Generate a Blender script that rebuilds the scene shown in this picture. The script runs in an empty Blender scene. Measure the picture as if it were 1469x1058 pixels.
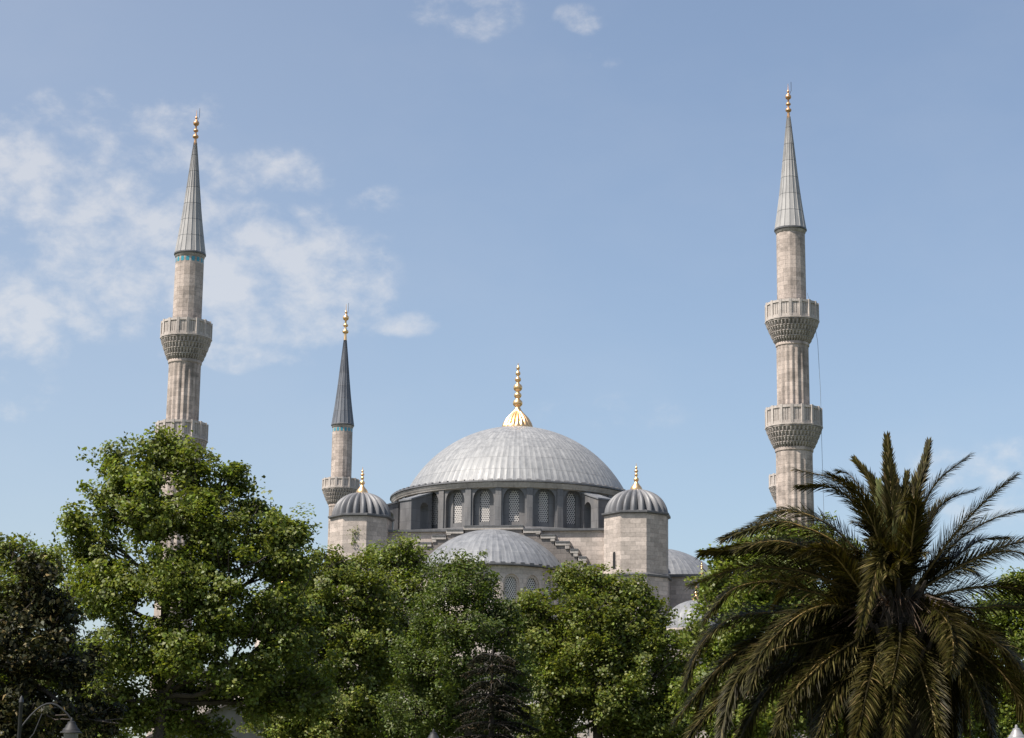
import bpy, math, random
import numpy as np
from mathutils import Vector, Matrix

R = math.radians
sc = bpy.context.scene
COL = sc.collection

# ------------------------------------------------------------------ camera
IMW, IMH, FPX = 1469.0, 1058.0, 3000.0
PITCH, ROLL = R(12.4), R(0.72)
EYE = Vector((0.0, 0.0, 1.65))
FWD = Vector((0, math.cos(PITCH), math.sin(PITCH)))
_r0 = Vector((1, 0, 0)); _u0 = Vector((0, -math.sin(PITCH), math.cos(PITCH)))
RGT = _r0 * math.cos(ROLL) + _u0 * math.sin(ROLL)
UPV = _u0 * math.cos(ROLL) - _r0 * math.sin(ROLL)
cam_d = bpy.data.cameras.new('camera')
cam_d.sensor_width = 36.0
cam_d.lens = 36.0 * FPX / IMW
cam_d.clip_start = 0.5
cam_d.clip_end = 8000.0
cam = bpy.data.objects.new('camera', cam_d)
COL.objects.link(cam)
cam.matrix_world = Matrix.Translation(EYE) @ Matrix((RGT, UPV, -FWD)).transposed().to_4x4()
sc.camera = cam

# ------------------------------------------------------------------ light
SUN_EL, SUN_LEFT = R(56.0), R(60.0)          # height, angle to the left of straight behind the camera
SUN_DIR = Vector((-math.sin(SUN_LEFT) * math.cos(SUN_EL), -math.cos(SUN_LEFT) * math.cos(SUN_EL), math.sin(SUN_EL)))
sun_d = bpy.data.lights.new('sun', 'SUN')
sun_d.energy = 5.0
sun_d.angle = R(0.55)
sun_d.color = (1.0, 0.93, 0.84)
sun = bpy.data.objects.new('sun', sun_d)
COL.objects.link(sun)
sun.location = (-80, -80, 150)
sun.rotation_euler = (-SUN_DIR).to_track_quat('-Z', 'Y').to_euler()
sc.view_settings.view_transform = 'Standard'
sc.view_settings.look = 'None'
sc.view_settings.gamma = 1.0
sc.view_settings.exposure = 0.55
SKY_STRENGTH = 0.104


def ray(px, py):
    return (FWD * FPX + RGT * (px - IMW / 2) - UPV * (py - IMH / 2))


def P(px, py, depth):
    """the place at world depth y=depth that is seen at photo pixel px, py"""
    d = ray(px, py)
    return EYE + d * (depth / d.y)


def zat(x, y, py):
    """height at which the vertical line through x, y is seen on pixel row py"""
    lo, hi = -50.0, 200.0
    for _ in range(50):
        z = (lo + hi) / 2
        v = Vector((x, y, z)) - EYE
        row = IMH / 2 - FPX * v.dot(UPV) / v.dot(FWD)
        if row > py: lo = z
        else: hi = z
    return (lo + hi) / 2


# ------------------------------------------------------------------ node helpers
class NT:
    def __init__(s, tree):
        s.t = tree; s.n = tree.nodes; s.l = tree.links

    def node(s, typ, **kw):
        nd = s.n.new(typ)
        for k, v in kw.items():
            setattr(nd, k, v)
        return nd

    def put(s, sock, v):
        if hasattr(v, 'is_linked') or isinstance(v, bpy.types.NodeSocket): s.l.new(v, sock)
        else: sock.default_value = v

    def math(s, op, a, b=0.0, c=None, clamp=False):
        nd = s.node('ShaderNodeMath', operation=op); nd.use_clamp = clamp
        s.put(nd.inputs[0], a); s.put(nd.inputs[1], b)
        if c is not None: s.put(nd.inputs[2], c)
        return nd.outputs[0]

    def smooth(s, v, a, b, lo=0.0, hi=1.0):
        nd = s.node('ShaderNodeMapRange', interpolation_type='SMOOTHSTEP')
        s.put(nd.inputs['Value'], v); nd.inputs['From Min'].default_value = a; nd.inputs['From Max'].default_value = b
        nd.inputs['To Min'].default_value = lo; nd.inputs['To Max'].default_value = hi
        return nd.outputs[0]

    def noise(s, vec, scale, detail=4.0, rough=0.55, dist=0.0):
        nd = s.node('ShaderNodeTexNoise')
        if vec is not None: s.l.new(vec, nd.inputs['Vector'])
        nd.inputs['Scale'].default_value = scale; nd.inputs['Detail'].default_value = detail
        nd.inputs['Roughness'].default_value = rough; nd.inputs['Distortion'].default_value = dist
        return nd.outputs['Fac']

    def scale(s, vec, xyz):
        nd = s.node('ShaderNodeMapping'); s.l.new(vec, nd.inputs['Vector']); nd.inputs['Scale'].default_value = xyz
        return nd.outputs[0]

    def mix(s, f, a, b, blend='MIX'):
        nd = s.node('ShaderNodeMix', data_type='RGBA', blend_type=blend)
        s.put(nd.inputs[0], f)
        for sock, v in ((nd.inputs[6], a), (nd.inputs[7], b)):
            if isinstance(v, tuple): sock.default_value = (v[0], v[1], v[2], 1)
            else: s.l.new(v, sock)
        return nd.outputs[2]

    def hsv(s, col, h=0.5, sat=1.0, val=1.0):
        nd = s.node('ShaderNodeHueSaturation')
        s.put(nd.inputs['Hue'], h); s.put(nd.inputs['Saturation'], sat); s.put(nd.inputs['Value'], val)
        s.put(nd.inputs['Color'], col if not isinstance(col, tuple) else (*col, 1))
        return nd.outputs[0]


def new_mat(name):
    m = bpy.data.materials.new(name); m.use_nodes = True
    t = NT(m.node_tree); t.n.clear()
    out = t.node('ShaderNodeOutputMaterial')
    b = t.node('ShaderNodeBsdfPrincipled')
    t.l.new(b.outputs[0], out.inputs['Surface'])
    return m, t, b, out


# ------------------------------------------------------------------ sky
world = bpy.data.worlds.new('World'); sc.world = world; world.use_nodes = True
w = NT(world.node_tree); w.n.clear()
wo = w.node('ShaderNodeOutputWorld'); bg = w.node('ShaderNodeBackground')
w.l.new(bg.outputs[0], wo.inputs['Surface'])
bg.inputs['Strength'].default_value = SKY_STRENGTH
skyt = w.node('ShaderNodeTexSky', sky_type='NISHITA')
skyt.sun_disc = False
skyt.sun_elevation = SUN_EL
skyt.sun_rotation = math.atan2(SUN_DIR.x, SUN_DIR.y)
skyt.altitude = 60; skyt.air_density = 1.0; skyt.dust_density = 1.6; skyt.ozone_density = 1.6
tc = w.node('ShaderNodeTexCoord')
dirv = tc.outputs['Generated']
sep = w.node('ShaderNodeSeparateXYZ'); w.l.new(dirv, sep.inputs[0])
az = w.math('ARCTAN2', sep.outputs[0], sep.outputs[1]); el = w.math('ARCSINE', sep.outputs[2])
warp = w.node('ShaderNodeTexNoise'); w.l.new(dirv, warp.inputs['Vector']); warp.inputs['Scale'].default_value = 16; warp.inputs['Detail'].default_value = 3
wsep = w.node('ShaderNodeSeparateColor'); w.l.new(warp.outputs['Color'], wsep.inputs[0])
az = w.math('ADD', az, w.math('MULTIPLY', w.math('SUBTRACT', wsep.outputs[0], 0.5), 0.06))
el = w.math('ADD', el, w.math('MULTIPLY', w.math('SUBTRACT', wsep.outputs[1], 0.5), 0.03))
CLOUDS = [(385, 400, 165, 112, .95), (25, 455, 85, 75, 1.0), (35, 255, 130, 80, .95), (335, 515, 75, 22, .75), (570, 463, 60, 20, .75),
          (672, 12, 75, 34, .62), (845, 30, 40, 26, .62), (866, 88, 34, 12, .5), (170, 190, 150, 42, .6), (190, 340, 170, 90, .85), (130, 420, 120, 60, .8),
          (250, 150, 90, 25, .45), (850, 585, 100, 30, .18), (1420, 690, 130, 60, .45), (380, 240, 120, 40, .6), (540, 290, 60, 22, .4), (20, 560, 60, 50, .5), (935, 600, 60, 18, .2)]
tot = None
for (px, py, rx, ry, amt) in CLOUDS:
    d = ray(px, py).normalized()
    a0, e0 = math.atan2(d.x, d.y), math.asin(d.z)
    u = w.math('DIVIDE', w.math('SUBTRACT', az, a0), rx / FPX * 1.12)
    v = w.math('DIVIDE', w.math('SUBTRACT', el, e0), ry / FPX * 1.12)
    r2 = w.math('ADD', w.math('MULTIPLY', u, u), w.math('MULTIPLY', v, v))
    f = w.math('MULTIPLY', w.smooth(r2, 1.5, 0.0), amt)
    tot = f if tot is None else w.math('MAXIMUM', tot, f)
fib = w.noise(w.scale(dirv, (46, 46, 66)), 1.0, 10.0, 0.60, 0.12)
big = w.noise(w.scale(dirv, (11, 11, 20)), 1.0, 5.0, 0.55, 0.1)
cl = w.smooth(w.math('ADD', w.math('ADD', w.math('MULTIPLY', fib, 1.35), w.math('MULTIPLY', big, 0.35)), w.math('MULTIPLY', tot, 0.40)), 0.88, 1.56)
cl = w.math('MULTIPLY', cl, w.smooth(tot, 0.0, 0.35))
veil = w.math('ADD', w.math('MULTIPLY', w.smooth(big, 0.42, 0.75), 0.06), 0.05)
veil = w.math('ADD', veil, w.math('MULTIPLY', w.smooth(az, 0.12, -0.26), 0.16))
cl = w.math('ADD', cl, veil, clamp=True)
cl = w.math('MULTIPLY', cl, 0.56)
skycol = w.hsv(skyt.outputs[0], 0.5, 0.93, 1.0)
w.l.new(w.mix(cl, skycol, (5.8, 5.65, 5.55)), bg.inputs['Color'])
try:
    world.cycles.sampling_method = 'MANUAL'; world.cycles.sample_map_resolution = 512
except Exception:
    pass


# ------------------------------------------------------------------ materials
def stone_mat(name, c1, c2, mortar, bw=1.1, bh=0.42, stain=0.5, streak=0.35, soot=(0.10, 0.09, 0.085)):
    m, t, b, out = new_mat(name)
    uv = t.node('ShaderNodeUVMap').outputs[0]
    br = t.node('ShaderNodeTexBrick'); t.l.new(uv, br.inputs['Vector'])
    br.offset = 0.5; br.inputs['Scale'].default_value = 1.0
    br.inputs['Brick Width'].default_value = bw; br.inputs['Row Height'].default_value = bh
    br.inputs['Mortar Size'].default_value = 0.012; br.inputs['Mortar Smooth'].default_value = 0.4; br.inputs['Bias'].default_value = 0.1
    br.inputs['Color1'].default_value = (*c1, 1); br.inputs['Color2'].default_value = (*c2, 1); br.inputs['Mortar'].default_value = (*mortar, 1)
    obj = t.node('ShaderNodeTexCoord').outputs['Object']
    n1 = t.noise(obj, 0.55, 6, 0.62)
    n2 = t.noise(t.scale(obj, (1.6, 1.6, 0.14)), 1.0, 6, 0.6)
    n3 = t.noise(obj, 5.0, 4, 0.6)
    c = t.mix(t.math('MULTIPLY', t.smooth(n1, 0.46, 0.72), stain), br.outputs['Color'], soot)
    c = t.mix(t.math('MULTIPLY', t.smooth(n2, 0.52, 0.72), streak), c, soot)
    c = t.hsv(c, 0.5, 1.0, t.smooth(n3, 0.25, 0.75, 0.86, 1.12))
    t.l.new(c, b.inputs['Base Color']); b.inputs['Roughness'].default_value = 0.88
    bp = t.node('ShaderNodeBump'); bp.inputs['Strength'].default_value = 0.5; bp.inputs['Distance'].default_value = 0.04
    h = t.math('SUBTRACT', t.math('MULTIPLY', n3, 0.7), br.outputs['Fac'])
    t.l.new(h, bp.inputs['Height']); t.l.new(bp.outputs[0], b.inputs['Normal'])
    return m


def lead_mat(name, c1, c2, mortar, bw=1.0, bh=1.6, rough=0.5, msz=0.03, patch=0.35, patchcol=(0.16, 0.17, 0.19)):
    m, t, b, out = new_mat(name)
    uv = t.node('ShaderNodeUVMap').outputs[0]
    br = t.node('ShaderNodeTexBrick'); t.l.new(uv, br.inputs['Vector'])
    br.offset = 0.5; br.inputs['Scale'].default_value = 1.0
    br.inputs['Brick Width'].default_value = bw; br.inputs['Row Height'].default_value = bh
    br.inputs['Mortar Size'].default_value = msz; br.inputs['Mortar Smooth'].default_value = 0.3
    br.inputs['Color1'].default_value = (*c1, 1); br.inputs['Color2'].default_value = (*c2, 1); br.inputs['Mortar'].default_value = (*mortar, 1)
    obj = t.node('ShaderNodeTexCoord').outputs['Object']
    n1 = t.noise(obj, 0.4, 6, 0.62); n2 = t.noise(t.scale(obj, (2.2, 2.2, 0.5)), 1.0, 5, 0.6)
    c = t.mix(t.math('MULTIPLY', t.smooth(n1, 0.48, 0.75), patch), br.outputs['Color'], patchcol)
    c = t.hsv(c, 0.5, 1.0, t.smooth(n2, 0.3, 0.7, 0.84, 1.12))
    t.l.new(c, b.inputs['Base Color'])
    t.l.new(t.smooth(n2, 0.3, 0.7, rough - .08, rough + .12), b.inputs['Roughness'])
    b.inputs['Specular IOR Level'].default_value = 0.55
    bp = t.node('ShaderNodeBump'); bp.inputs['Strength'].default_value = 0.35; bp.inputs['Distance'].default_value = 0.03
    t.l.new(t.math('ADD', n2, br.outputs['Fac']), bp.inputs['Height']); t.l.new(bp.outputs[0], b.inputs['Normal'])
    return m


def plain_mat(name, c, rough=0.6, metal=0.0, var=0.15, scale=3.0, spec=0.5):
    m, t, b, out = new_mat(name)
    obj = t.node('ShaderNodeTexCoord').outputs['Object']
    n = t.noise(obj, scale, 5, 0.6)
    t.l.new(t.hsv(c, 0.5, 1.0, t.smooth(n, 0.25, 0.75, 1 - var, 1 + var)), b.inputs['Base Color'])
    b.inputs['Roughness'].default_value = rough; b.inputs['Metallic'].default_value = metal
    b.inputs['Specular IOR Level'].default_value = spec
    return m


def leaf_mat(name, c, trans, hue_var=0.03, val=(0.6, 1.35), rough=0.45, tfac=0.35, spec=0.4, odd=None, odd_share=0.0):
    m, t, b, out = new_mat(name)
    g = t.node('ShaderNodeNewGeometry')
    rnd = g.outputs['Random Per Island']
    obj = t.node('ShaderNodeTexCoord').outputs['Object']
    n = t.noise(obj, 0.7, 3, 0.5)
    base = c
    if odd is not None:
        base = t.mix(t.math('GREATER_THAN', t.math('FRACT', t.math('MULTIPLY', rnd, 37.31)), 1 - odd_share), c, odd)
    v = t.math('MULTIPLY', t.smooth(rnd, 0, 1, val[0], val[1]), t.smooth(n, 0.3, 0.7, 0.8, 1.2))
    hue = t.smooth(t.math('FRACT', t.math('MULTIPLY', rnd, 17.77)), 0, 1, 0.5 - hue_var, 0.5 + hue_var)
    col = t.hsv(base, hue, 1.0, v)
    t.l.new(col, b.inputs['Base Color']); b.inputs['Roughness'].default_value = rough
    b.inputs['Specular IOR Level'].default_value = spec
    tr = t.node('ShaderNodeBsdfTranslucent'); t.l.new(t.hsv(trans, hue, 1.0, v), tr.inputs['Color'])
    ms = t.node('ShaderNodeMixShader'); ms.inputs[0].default_value = tfac
    t.l.new(b.outputs[0], ms.inputs[1]); t.l.new(tr.outputs[0], ms.inputs[2]); t.l.new(ms.outputs[0], out.inputs['Surface'])
    return m


M = {}
M['wall'] = stone_mat('pale ashlar', (0.565, 0.485, 0.432), (0.375, 0.325, 0.288), (0.28, 0.245, 0.222), 1.05, 0.43, 0.45, 0.25, (0.22, 0.19, 0.17))
M['minaret'] = stone_mat('weathered minaret stone', (0.54, 0.455, 0.40), (0.37, 0.31, 0.27), (0.26, 0.225, 0.20), 0.9, 0.42, 0.72, 0.68, (0.14, 0.12, 0.105))
M['trim'] = stone_mat('cornice stone', (0.42, 0.385, 0.35), (0.36, 0.33, 0.30), (0.25, 0.23, 0.21), 1.6, 2.0, 0.45, 0.35, (0.16, 0.14, 0.13))
M['carved'] = stone_mat('carved dirty stone', (0.46, 0.41, 0.37), (0.36, 0.32, 0.29), (0.24, 0.22, 0.2), 0.8, 0.6, 0.5, 0.5, (0.12, 0.105, 0.095))
M['darker'] = stone_mat('sooty arch stone', (0.20, 0.175, 0.16), (0.15, 0.135, 0.125), (0.11, 0.10, 0.095), 1.1, 0.5, 0.5, 0.4, (0.09, 0.08, 0.075))  # bodies of the stepped arches, lower in tone than the walls
M['parapet'] = stone_mat('parapet marble', (0.48, 0.43, 0.39), (0.42, 0.375, 0.34), (0.3, 0.28, 0.26), 1.5, 3.0, 0.45, 0.4, (0.20, 0.175, 0.16))
M['dome_lead'] = lead_mat('pale dome lead', (0.262, 0.265, 0.268), (0.215, 0.22, 0.226), (0.165, 0.168, 0.172), 1.0, 1.7, 0.5, 0.035, 0.35, (0.20, 0.205, 0.215))
M['half_lead'] = lead_mat('blue grey dome lead', (0.185, 0.192, 0.205), (0.145, 0.152, 0.165), (0.22, 0.225, 0.23), 1.0, 1.6, 0.5, 0.035, 0.45, (0.115, 0.12, 0.135))
M['dark_lead'] = lead_mat('dark lead', (0.115, 0.115, 0.12), (0.085, 0.086, 0.09), (0.06, 0.06, 0.065), 0.9, 1.1, 0.5, 0.02, 0.5, (0.085, 0.085, 0.095))
M['drum_lead'] = lead_mat('drum lead cladding', (0.155, 0.152, 0.154), (0.115, 0.114, 0.118), (0.08, 0.078, 0.08), 1.0, 1.25, 0.55, 0.018, 0.5, (0.21, 0.188, 0.172))
M['rib_lead'] = lead_mat('ribbed dome lead', (0.165, 0.165, 0.172), (0.13, 0.132, 0.14), (0.08, 0.08, 0.085), 1.0, 9.0, 0.5, 0.02, 0.4, (0.12, 0.12, 0.135))
M['spire_lead'] = lead_mat('spire lead', (0.335, 0.325, 0.315), (0.285, 0.28, 0.275), (0.15, 0.15, 0.15), 40.0, 1.75, 0.5, 0.045, 0.3, (0.2, 0.195, 0.19))
M['spire_dark'] = lead_mat('dark spire lead', (0.125, 0.135, 0.155), (0.10, 0.108, 0.125), (0.07, 0.07, 0.08), 40.0, 1.75, 0.5, 0.02, 0.3, (0.08, 0.085, 0.1))
M['gold'] = plain_mat('gilded copper', (0.95, 0.60, 0.30), 0.36, 1.0, 0.12, 4.0)
M['gold_dull'] = plain_mat('dull gilded copper', (0.62, 0.36, 0.19), 0.42, 0.9, 0.2, 4.0)
M['iron'] = plain_mat('dark iron', (0.035, 0.035, 0.037), 0.5, 0.3, 0.2, 6.0)
M['lamp_grey'] = plain_mat('grey painted metal', (0.022, 0.022, 0.023), 0.6, 0.3, 0.2, 6.0)
M['glass'] = plain_mat('milky lamp glass', (0.16, 0.155, 0.15), 0.25, 0.0, 0.05, 2.0)
M['pale_paint'] = plain_mat('pale painted metal', (0.24, 0.235, 0.24), 0.4, 0.1, 0.1, 5.0)
M['dark_void'] = plain_mat('dark window void', (0.02, 0.02, 0.022), 0.4)
M['cable'] = plain_mat('blue grey cable', (0.16, 0.19, 0.22), 0.6)
M['plaster'] = plain_mat('pale house plaster', (0.30, 0.28, 0.265), 0.9, 0, 0.15, 1.2)
M['roof_tile'] = plain_mat('dark roof tile', (0.11, 0.095, 0.09), 0.8, 0, 0.3, 5.0)
M['bark'] = plain_mat('bark', (0.055, 0.044, 0.034), 0.9, 0, 0.45, 3.0)
M['bark_dark'] = plain_mat('dark bark', (0.045, 0.036, 0.03), 0.9, 0, 0.4, 4.0)
M['palm_bark'] = plain_mat('palm bark', (0.035, 0.026, 0.018), 0.95, 0, 0.5, 5.0)
M['rachis'] = plain_mat('palm midrib', (0.25, 0.175, 0.062), 0.5, 0, 0.25, 4.0)
M['fruit'] = plain_mat('brown fruit stalk', (0.06, 0.035, 0.018), 0.6, 0, 0.3, 8.0)
M['leaf_plane'] = leaf_mat('plane tree leaf', (0.132, 0.160, 0.029), (0.205, 0.255, 0.024), 0.022, (0.55, 1.4), 0.5, 0.34)
M['leaf_olive'] = leaf_mat('yellowish leaf', (0.138, 0.164, 0.030), (0.21, 0.255, 0.026), 0.025, (0.5, 1.35), 0.5, 0.32)
M['leaf_fine'] = leaf_mat('fine leaf', (0.092, 0.122, 0.026), (0.13, 0.185, 0.02), 0.02, (0.6, 1.3), 0.5, 0.30)
M['leaf_bright'] = leaf_mat('bright young leaf', (0.142, 0.175, 0.029), (0.21, 0.275, 0.026), 0.02, (0.6, 1.3), 0.5, 0.33)
M['leaf_magnolia'] = leaf_mat('glossy dark leaf', (0.026, 0.029, 0.011), (0.035, 0.038, 0.008), 0.02, (0.5, 1.4), 0.48, 0.12, 0.22, (0.13, 0.105, 0.04), 0.20)
M['needle'] = leaf_mat('dark needles', (0.013, 0.015, 0.008), (0.012, 0.015, 0.006), 0.02, (0.6, 1.4), 0.7, 0.08, 0.12, (0.075, 0.055, 0.03), 0.16)
M['frond'] = leaf_mat('palm leaflet', (0.034, 0.030, 0.0065), (0.06, 0.05, 0.006), 0.02, (0.5, 1.5), 0.5, 0.20, 0.14, (0.10, 0.08, 0.03), 0.14)
M['frond_pale'] = leaf_mat('young palm leaflet', (0.15, 0.165, 0.06), (0.15, 0.17, 0.04), 0.02, (0.7, 1.2), 0.45, 0.2)


def grille_mat():
    m, t, b, out = new_mat('pierced plaster grille')
    uv = t.node('ShaderNodeUVMap').outputs[0]
    sp = t.node('ShaderNodeSeparateXYZ'); t.l.new(uv, sp.inputs[0])
    s = 4.6
    v = t.math('MULTIPLY', sp.outputs[1], s * 1.1547)
    row = t.math('FLOOR', v)
    u = t.math('ADD', t.math('MULTIPLY', sp.outputs[0], s), t.math('MULTIPLY', row, 0.5))
    du = t.math('SUBTRACT', t.math('FRACT', u), 0.5); dv = t.math('MULTIPLY', t.math('SUBTRACT', t.math('FRACT', v), 0.5), 0.87)
    r = t.math('SQRT', t.math('ADD', t.math('MULTIPLY', du, du), t.math('MULTIPLY', dv, dv)))
    hole = t.smooth(r, 0.36, 0.31)
    t.l.new(t.mix(hole, (0.56, 0.53, 0.50), (0.03, 0.03, 0.035)), b.inputs['Base Color'])
    b.inputs['Roughness'].default_value = 0.8
    return m


M['grille'] = grille_mat()


def tile_mat():
    m, t, b, out = new_mat('turquoise tile panels')
    uv = t.node('ShaderNodeUVMap').outputs[0]
    n = t.noise(t.scale(uv, (4, 4, 4)), 2.0, 3, 0.5)
    t.l.new(t.mix(t.smooth(n, 0.4, 0.6), (0.03, 0.22, 0.30), (0.06, 0.30, 0.36)), b.inputs['Base Color'])
    b.inputs['Roughness'].default_value = 0.25
    return m


M['tile'] = tile_mat()


# ------------------------------------------------------------------ mesh helpers
class MB:
    """collects faces and links them as one mesh object"""
    def __init__(s):
        s.v = []; s.f = []; s.uv = []; s.mi = []; s.sm = []

    def face(s, pts, uvs=None, mi=0, smooth=False):
        b = len(s.v); s.v.extend([tuple(p) for p in pts]); s.f.append(tuple(range(b, b + len(pts))))
        if uvs is None:
            a = Vector(pts[0]); n = Vector((0, 0, 0))
            for i in range(1, len(pts) - 1):
                n += (Vector(pts[i]) - a).cross(Vector(pts[i + 1]) - a)
            if n.length < 1e-12: n = Vector((0, 0, 1))
            n.normalize()
            if abs(n.z) > 0.8: uvs = [(p[0], p[1]) for p in pts]
            else:
                tx = Vector((-n.y, n.x, 0)).normalized(); ty = n.cross(tx)
                uvs = [(Vector(p).dot(tx), Vector(p).dot(ty)) for p in pts]
        s.uv.extend(uvs); s.mi.append(mi); s.sm.append(smooth)

    def box(s, x0, x1, y0, y1, z0, z1, mi=0):
        c = [(x, y, z) for z in (z0, z1) for y in (y0, y1) for x in (x0, x1)]
        for q in ((0, 1, 5, 4), (1, 3, 7, 5), (3, 2, 6, 7), (2, 0, 4, 6), (4, 5, 7, 6), (1, 0, 2, 3)):
            s.face([c[i] for i in q], None, mi)

    def grid(s, rows, uvrows, closed=True, mi=0, smooth=True):
        n = len(rows[0]); b = len(s.v)
        for r in rows: s.v.extend([tuple(p) for p in r])
        m = n if closed else n - 1
        for i in range(len(rows) - 1):
            for j in range(m):
                k = (j + 1) % n
                s.f.append((b + i * n + j, b + i * n + k, b + (i + 1) * n + k, b + (i + 1) * n + j))
                u0, u1 = uvrows[i], uvrows[i + 1]
                s.uv.extend([u0[j], u0[j + 1] if closed else u0[k], u1[j + 1] if closed else u1[k], u1[j]])
                s.mi.append(mi); s.sm.append(smooth)

    def lathe(s, prof, n, c=(0, 0), phase=0.0, mod=None, angs=None, uscale=None, mi=0, smooth=True, arc=None):
        """prof: list of (radius, z); mod(radius, z, angle, i, j) gives the radius; uscale: u runs 0..uscale once round"""
        if angs is None: angs = [phase + 2 * math.pi * j / n for j in range(n)]
        n = len(angs)
        rmax = max(p[0] for p in prof); us = uscale if uscale else 2 * math.pi * rmax
        rows = []; uvr = []; L = 0
        for i, (r, z) in enumerate(prof):
            if i: L += math.hypot(r - prof[i - 1][0], z - prof[i - 1][1])
            rows.append([])
            for j, a in enumerate(angs):
                rr = mod(r, z, a, i, j) if mod else r
                rows[-1].append((c[0] + rr * math.cos(a), c[1] + rr * math.sin(a), z))
            uvr.append([(us * (a - angs[0]) / (2 * math.pi), L) for a in angs] + [(us, L)])
        s.grid(rows, uvr, True, mi, smooth)

    def tube(s, pts, rad, n=8, mi=0, smooth=True):
        pts = [Vector(p) for p in pts]
        if not hasattr(rad, '__len__'): rad = [rad] * len(pts)
        rows = []; uvr = []; L = 0
        ref = Vector((0.31, 0.87, 0.12))
        for i, p in enumerate(pts):
            t = (pts[min(i + 1, len(pts) - 1)] - pts[max(i - 1, 0)])
            if t.length < 1e-9: t = Vector((0, 0, 1))
            t.normalize()
            a = t.cross(ref)
            if a.length < 0.05: a = t.cross(Vector((1, 0, 0)))
            a.normalize(); b = a.cross(t)
            if i: L += (p - pts[i - 1]).length
            rows.append([p + (a * math.cos(2 * math.pi * j / n) + b * math.sin(2 * math.pi * j / n)) * rad[i] for j in range(n)])
            uvr.append([(j / n, L) for j in range(n + 1)])
        s.grid(rows, uvr, True, mi, smooth)
        s.face(rows[-1], None, mi); s.face(rows[0][::-1], None, mi)

    def build(s, name, mats, parent=None, sharp=40, loc=None):
        me = bpy.data.meshes.new(name)
        me.from_pydata(s.v, [], s.f)
        if not isinstance(mats, (list, tuple)): mats = [mats]
        for m in mats: me.materials.append(m)
        uvl = me.uv_layers.new(name='UVMap')
        uvl.data.foreach_set('uv', np.array(s.uv, dtype=np.float32).ravel())
        me.polygons.foreach_set('material_index', np.array(s.mi, dtype=np.int32))
        me.polygons.foreach_set('use_smooth', np.array(s.sm, dtype=bool))
        me.update()
        if any(s.sm):
            try: me.set_sharp_from_angle(angle=R(sharp))
            except Exception: pass
        o = bpy.data.objects.new(name, me); COL.objects.link(o)
        if parent: o.parent = parent
        if loc is not None: o.location = loc
        return o


def tag(o, label=None, cat=None, group=None, kind=None):
    if label: o['label'] = label
    if cat: o['category'] = cat
    if group: o['group'] = group
    if kind: o['kind'] = kind
    return o


def thing(name, label, cat, loc=(0, 0, 0), rz=0.0, group=None):
    o = bpy.data.objects.new(name, None); COL.objects.link(o)
    o.empty_display_size = 0.5
    o.location = loc; o.rotation_euler = (0, 0, rz)
    return tag(o, label, cat, group)


# ------------------------------------------------------------------ ground
def build_ground():
    m, t, b, out = new_mat('park grass')
    obj = t.node('ShaderNodeTexCoord').outputs['Object']
    n1 = t.noise(obj, 0.08, 5, 0.6); n2 = t.noise(obj, 3.0, 6, 0.7)
    c = t.mix(t.smooth(n1, 0.4, 0.6), (0.045, 0.065, 0.02), (0.075, 0.075, 0.035))
    t.l.new(t.hsv(c, 0.5, 1, t.smooth(n2, 0.2, 0.8, 0.6, 1.3)), b.inputs['Base Color']); b.inputs['Roughness'].default_value = 0.95
    g = MB()
    g.face([(-3000, -500, 0), (3000, -500, 0), (3000, 5000, 0), (-3000, 5000, 0)])
    tag(g.build('ground', m), kind='structure')


build_ground()


# ------------------------------------------------------------------ shared ornament
def bulbs_profile(spec, k, z0):
    """spec: (radius, height) in photo pixels from the foot upward; bulbs get rounded"""
    return [(max(r * k, 0.012), z0 + h * k) for r, h in spec]


def bulb_chain(items):
    """items: (centre, radius, half height) bulbs joined by a thin rod -> smooth outline"""
    out = []
    for (c, r, hh, rod) in items:
        for q in range(9):
            a = -math.pi / 2 + math.pi * q / 8
            out.append((max(r * math.cos(a), rod), c + hh * math.sin(a)))
    return out


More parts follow.
